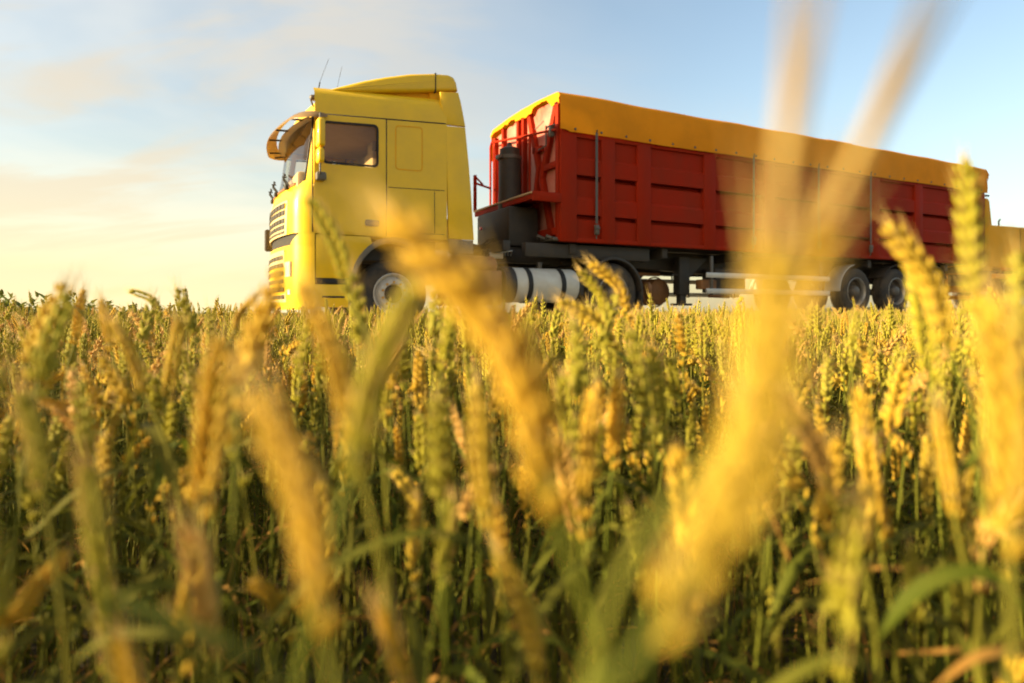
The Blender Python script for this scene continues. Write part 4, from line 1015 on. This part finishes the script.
def scatter(name, items, coll):
    me = bpy.data.meshes.new(name); me.from_pydata([q[:3] for q in items], [], [])
    a = me.attributes.new('rot', 'FLOAT_VECTOR', 'POINT'); a.data.foreach_set('vector', [c for q in items for c in q[3]])
    a = me.attributes.new('size', 'FLOAT', 'POINT'); a.data.foreach_set('value', [q[4] for q in items])
    a = me.attributes.new('pick', 'INT', 'POINT'); a.data.foreach_set('value', [q[5] for q in items])
    o = bpy.data.objects.new(name, me); COL.objects.link(o)
    ng = bpy.data.node_groups.new(name+'_scatter', 'GeometryNodeTree')
    ng.interface.new_socket('Geometry', in_out='INPUT', socket_type='NodeSocketGeometry'); ng.interface.new_socket('Geometry', in_out='OUTPUT', socket_type='NodeSocketGeometry')
    nd, lk = ng.nodes, ng.links
    gi = nd.new('NodeGroupInput'); go = nd.new('NodeGroupOutput'); ci = nd.new('GeometryNodeCollectionInfo'); ci.inputs['Collection'].default_value = coll
    ci.inputs['Separate Children'].default_value = True; ci.inputs['Reset Children'].default_value = True
    ip = nd.new('GeometryNodeInstanceOnPoints'); ip.inputs['Pick Instance'].default_value = True
    def attr(n_, t):
        x = nd.new('GeometryNodeInputNamedAttribute'); x.data_type = t; x.inputs['Name'].default_value = n_; return x.outputs['Attribute']
    e2r = nd.new('FunctionNodeEulerToRotation'); lk.new(attr('rot', 'FLOAT_VECTOR'), e2r.inputs[0])
    lk.new(gi.outputs[0], ip.inputs['Points']); lk.new(ci.outputs[0], ip.inputs['Instance']); lk.new(attr('pick', 'INT'), ip.inputs['Instance Index'])
    lk.new(e2r.outputs[0], ip.inputs['Rotation']); lk.new(attr('size', 'FLOAT'), ip.inputs['Scale']); lk.new(ip.outputs[0], go.inputs[0])
    md = o.modifiers.new('scatter', 'NODES'); md.node_group = ng
    return o
tag(scatter('wheat_field', mass, pcol), kind='stuff')

# --- weeds and grass on the road verge
wcol = bpy.data.collections.new('verge_weed_kinds')
for i in range(6):
    rr = random.Random(300+i); V, Fc = [], []
    def app2(v, f):
        b0 = len(V); V.extend(v); Fc.extend(tuple(x+b0 for x in q) for q in f)
    if i < 4:
        for st in range(5):
            az = rr.uniform(0, 6.28); h = rr.uniform(0.10, 0.26); dr = Vector((math.cos(az), math.sin(az), 0))
            sp_ = bez([Vector((0, 0, 0)), dr*0.04+Vector((0, 0, h*.6)), dr*0.09+Vector((0, 0, h))], 8); app2(*tube_mesh(sp_, .0015, .0008, 3))
            for k in range(14):
                q = sp_[rr.randrange(2, 9)]; a2 = rr.uniform(0, 6.28); d2 = Vector((math.cos(a2), math.sin(a2), rr.uniform(-.1, .8))); l_ = rr.uniform(.018, .042)
                app2(*leaf_mesh(bez([q, q+d2*l_*.5+Vector((0, 0, l_*.1)), q+d2*l_], 4), l_*.5, rr, .2))
    else:
        for st in range(26):
            az = rr.uniform(0, 6.28); h = rr.uniform(0.10, 0.30); dr = Vector((math.cos(az), math.sin(az), 0)); q = Vector((rr.uniform(-.05, .05), rr.uniform(-.05, .05), 0))
            app2(*leaf_mesh(bez([q, q+dr*.03+Vector((0, 0, h*.6)), q+dr*.10+Vector((0, 0, h))], 6), .005, rr, .4))
    o = bpy.data.objects.new('weed_kind_%02d' % i, mk('weed_kind_%02d' % i, V, Fc, [M['weed']])); wcol.objects.link(o)
wi = []
for k in range(15000):
    s_ = wr.uniform(-16, 18); y_ = wr.triangular(Y_FOOT-0.1, Y_ROAD0+0.35, -1.0) if k % 4 else wr.uniform(Y_ROAD1-0.3, Y_ROAD1+3.5)
    p = T2W(s_, y_, 0)
    taper = lerp(1.75, 0.62, smooth(-8, -2.5, s_))
    wi.append([p.x, p.y, field_z(s_, y_)-0.005, (0, 0, wr.uniform(0, 6.28)), wr.uniform(.6, 1.25)*taper, wr.choice([0, 1, 2, 3, 0, 1, 2, 3, 4, 5])])
tag(scatter('verge_weeds', wi, wcol), kind='stuff')

# ================================================================== LIGHT AND SKY
SUN_AZ = R(-20); SUN_EL = R(15)
sdir = Vector((-math.cos(SUN_AZ)*math.cos(SUN_EL), math.sin(SUN_AZ)*math.cos(SUN_EL), math.sin(SUN_EL)))
sun = bpy.data.lights.new('sun', 'SUN'); sun.energy = 5.0; sun.angle = R(0.6); sun.color = (1.0, 0.80, 0.46)
so = bpy.data.objects.new('sun', sun); COL.objects.link(so); so.rotation_euler = sdir.to_track_quat('Z', 'Y').to_euler(); so.location = sdir*40
w = bpy.data.worlds.new('World'); sc.world = w; w.use_nodes = True
nt = w.node_tree; nd = nt.nodes; lk = nt.links
bg = nd['Background']; sky = nd.new('ShaderNodeTexSky'); sky.sky_type = 'NISHITA'; sky.sun_disc = False
sky.sun_elevation = SUN_EL; sky.sun_rotation = math.atan2(sdir.x, sdir.y); sky.air_density = 1.0; sky.dust_density = 2.6; sky.ozone_density = 1.0
tc = nd.new('ShaderNodeTexCoord'); sx = nd.new('ShaderNodeSeparateXYZ'); lk.new(tc.outputs['Generated'], sx.inputs[0])
def math_(op, a, b=None, clamp=False):
    x = nd.new('ShaderNodeMath'); x.operation = op; x.use_clamp = clamp
    for i, v in enumerate((a, b)):
        if v is None: continue
        if isinstance(v, (int, float)): x.inputs[i].default_value = v
        else: lk.new(v, x.inputs[i])
    return x.outputs[0]
den = math_('ADD', math_('MAXIMUM', sx.outputs['Z'], 0.0), 0.22)
cx_ = math_('DIVIDE', sx.outputs['X'], den); cy_ = math_('DIVIDE', sx.outputs['Y'], den)
cb = nd.new('ShaderNodeCombineXYZ'); lk.new(cx_, cb.inputs[0]); lk.new(cy_, cb.inputs[1])
def cloud(rot, scl, loc, p0, p1, detail, dist):
    mp = nd.new('ShaderNodeMapping'); mp.inputs['Rotation'].default_value = (0, 0, R(rot)); mp.inputs['Scale'].default_value = scl; mp.inputs['Location'].default_value = loc; lk.new(cb.outputs[0], mp.inputs[0])
    nz = nd.new('ShaderNodeTexNoise'); nz.inputs['Scale'].default_value = 1.0; nz.inputs['Detail'].default_value = detail; nz.inputs['Roughness'].default_value = 0.52; nz.inputs['Distortion'].default_value = dist; lk.new(mp.outputs[0], nz.inputs[0])
    mr = nd.new('ShaderNodeMapRange'); mr.interpolation_type = 'SMOOTHSTEP'; mr.inputs['From Min'].default_value = p0; mr.inputs['From Max'].default_value = p1; lk.new(nz.outputs['Fac'], mr.inputs['Value']); return mr.outputs[0]
veil = cloud(20, (0.7, 0.9, 1), (0.6, 0.35, 0), 0.34, 0.62, 5, 0.3)
puff = cloud(-12, (0.9, 2.3, 1), (1.1, 0.55, 0), 0.43, 0.60, 8, 0.6)
# share of cloud grows towards the sun
dot = nd.new('ShaderNodeVectorMath'); dot.operation = 'DOT_PRODUCT'; lk.new(tc.outputs['Generated'], dot.inputs[0]); dot.inputs[1].default_value = Vector((-0.94, -0.34, 0)).normalized()
def rng(sock, a, b, c, d):
    m = nd.new('ShaderNodeMapRange'); m.inputs['From Min'].default_value = a; m.inputs['From Max'].default_value = b; m.inputs['To Min'].default_value = c; m.inputs['To Max'].default_value = d; lk.new(sock, m.inputs['Value']); return m.outputs[0]
cov = rng(dot.outputs['Value'], -0.55, 0.15, 0.03, 1.0)
def mixc(f, a, col):
    m = nd.new('ShaderNodeMix'); m.data_type = 'RGBA'; lk.new(f, m.inputs['Factor']); lk.new(a, m.inputs['A']); m.inputs['B'].default_value = (*col, 1); return m.outputs['Result']
c1 = mixc(math_('MULTIPLY', math_('MULTIPLY', veil, cov), 0.50), sky.outputs[0], (3.9, 3.7, 3.4))
c2 = mixc(math_('MULTIPLY', math_('MULTIPLY', puff, cov), 0.80), c1, (2.7, 2.45, 2.15))
# low haze along the horizon
hz = math_('POWER', math_('SUBTRACT', 1.0, math_('MAXIMUM', sx.outputs['Z'], 0.0), True), 7.5)
c3 = mixc(math_('MULTIPLY', hz, rng(dot.outputs['Value'], -0.9, 0.1, 0.25, 0.95)), c2, (4.3, 3.6, 2.05))
wm = nd.new('ShaderNodeMix'); wm.data_type = 'RGBA'; wm.blend_type = 'MULTIPLY'; wm.inputs['Factor'].default_value = 1; lk.new(c3, wm.inputs['A']); wm.inputs['B'].default_value = (1.02, 1.0, 0.93, 1)
lk.new(wm.outputs['Result'], bg.inputs['Color']); bg.inputs['Strength'].default_value = 0.10

# ================================================================== CAMERA
cd = bpy.data.cameras.new('camera'); co = bpy.data.objects.new('camera', cd); COL.objects.link(co)
co.location = (0, 0, CAMZ); co.rotation_euler = (R(90), 0, 0)
cd.sensor_width = 36; cd.lens = 36*F/1024; cd.shift_y = -30.5/1024; cd.clip_start = 0.01; cd.clip_end = 3000
cd.dof.use_dof = True; cd.dof.focus_distance = 2.6; cd.dof.aperture_fstop = 2.7; cd.dof.aperture_blades = 0
sc.camera = co
sc.view_settings.view_transform = 'Standard'; sc.view_settings.look = 'None'; sc.view_settings.exposure = 1.6; sc.view_settings.gamma = 1; sc.view_settings.use_curve_mapping = False
sc.cycles.use_denoising = True
sc.cycles.max_bounces = 7; sc.cycles.diffuse_bounces = 3; sc.cycles.glossy_bounces = 3; sc.cycles.transmission_bounces = 4; sc.cycles.transparent_max_bounces = 8
sc.cycles.use_adaptive_sampling = True; sc.cycles.adaptive_threshold = 0.02
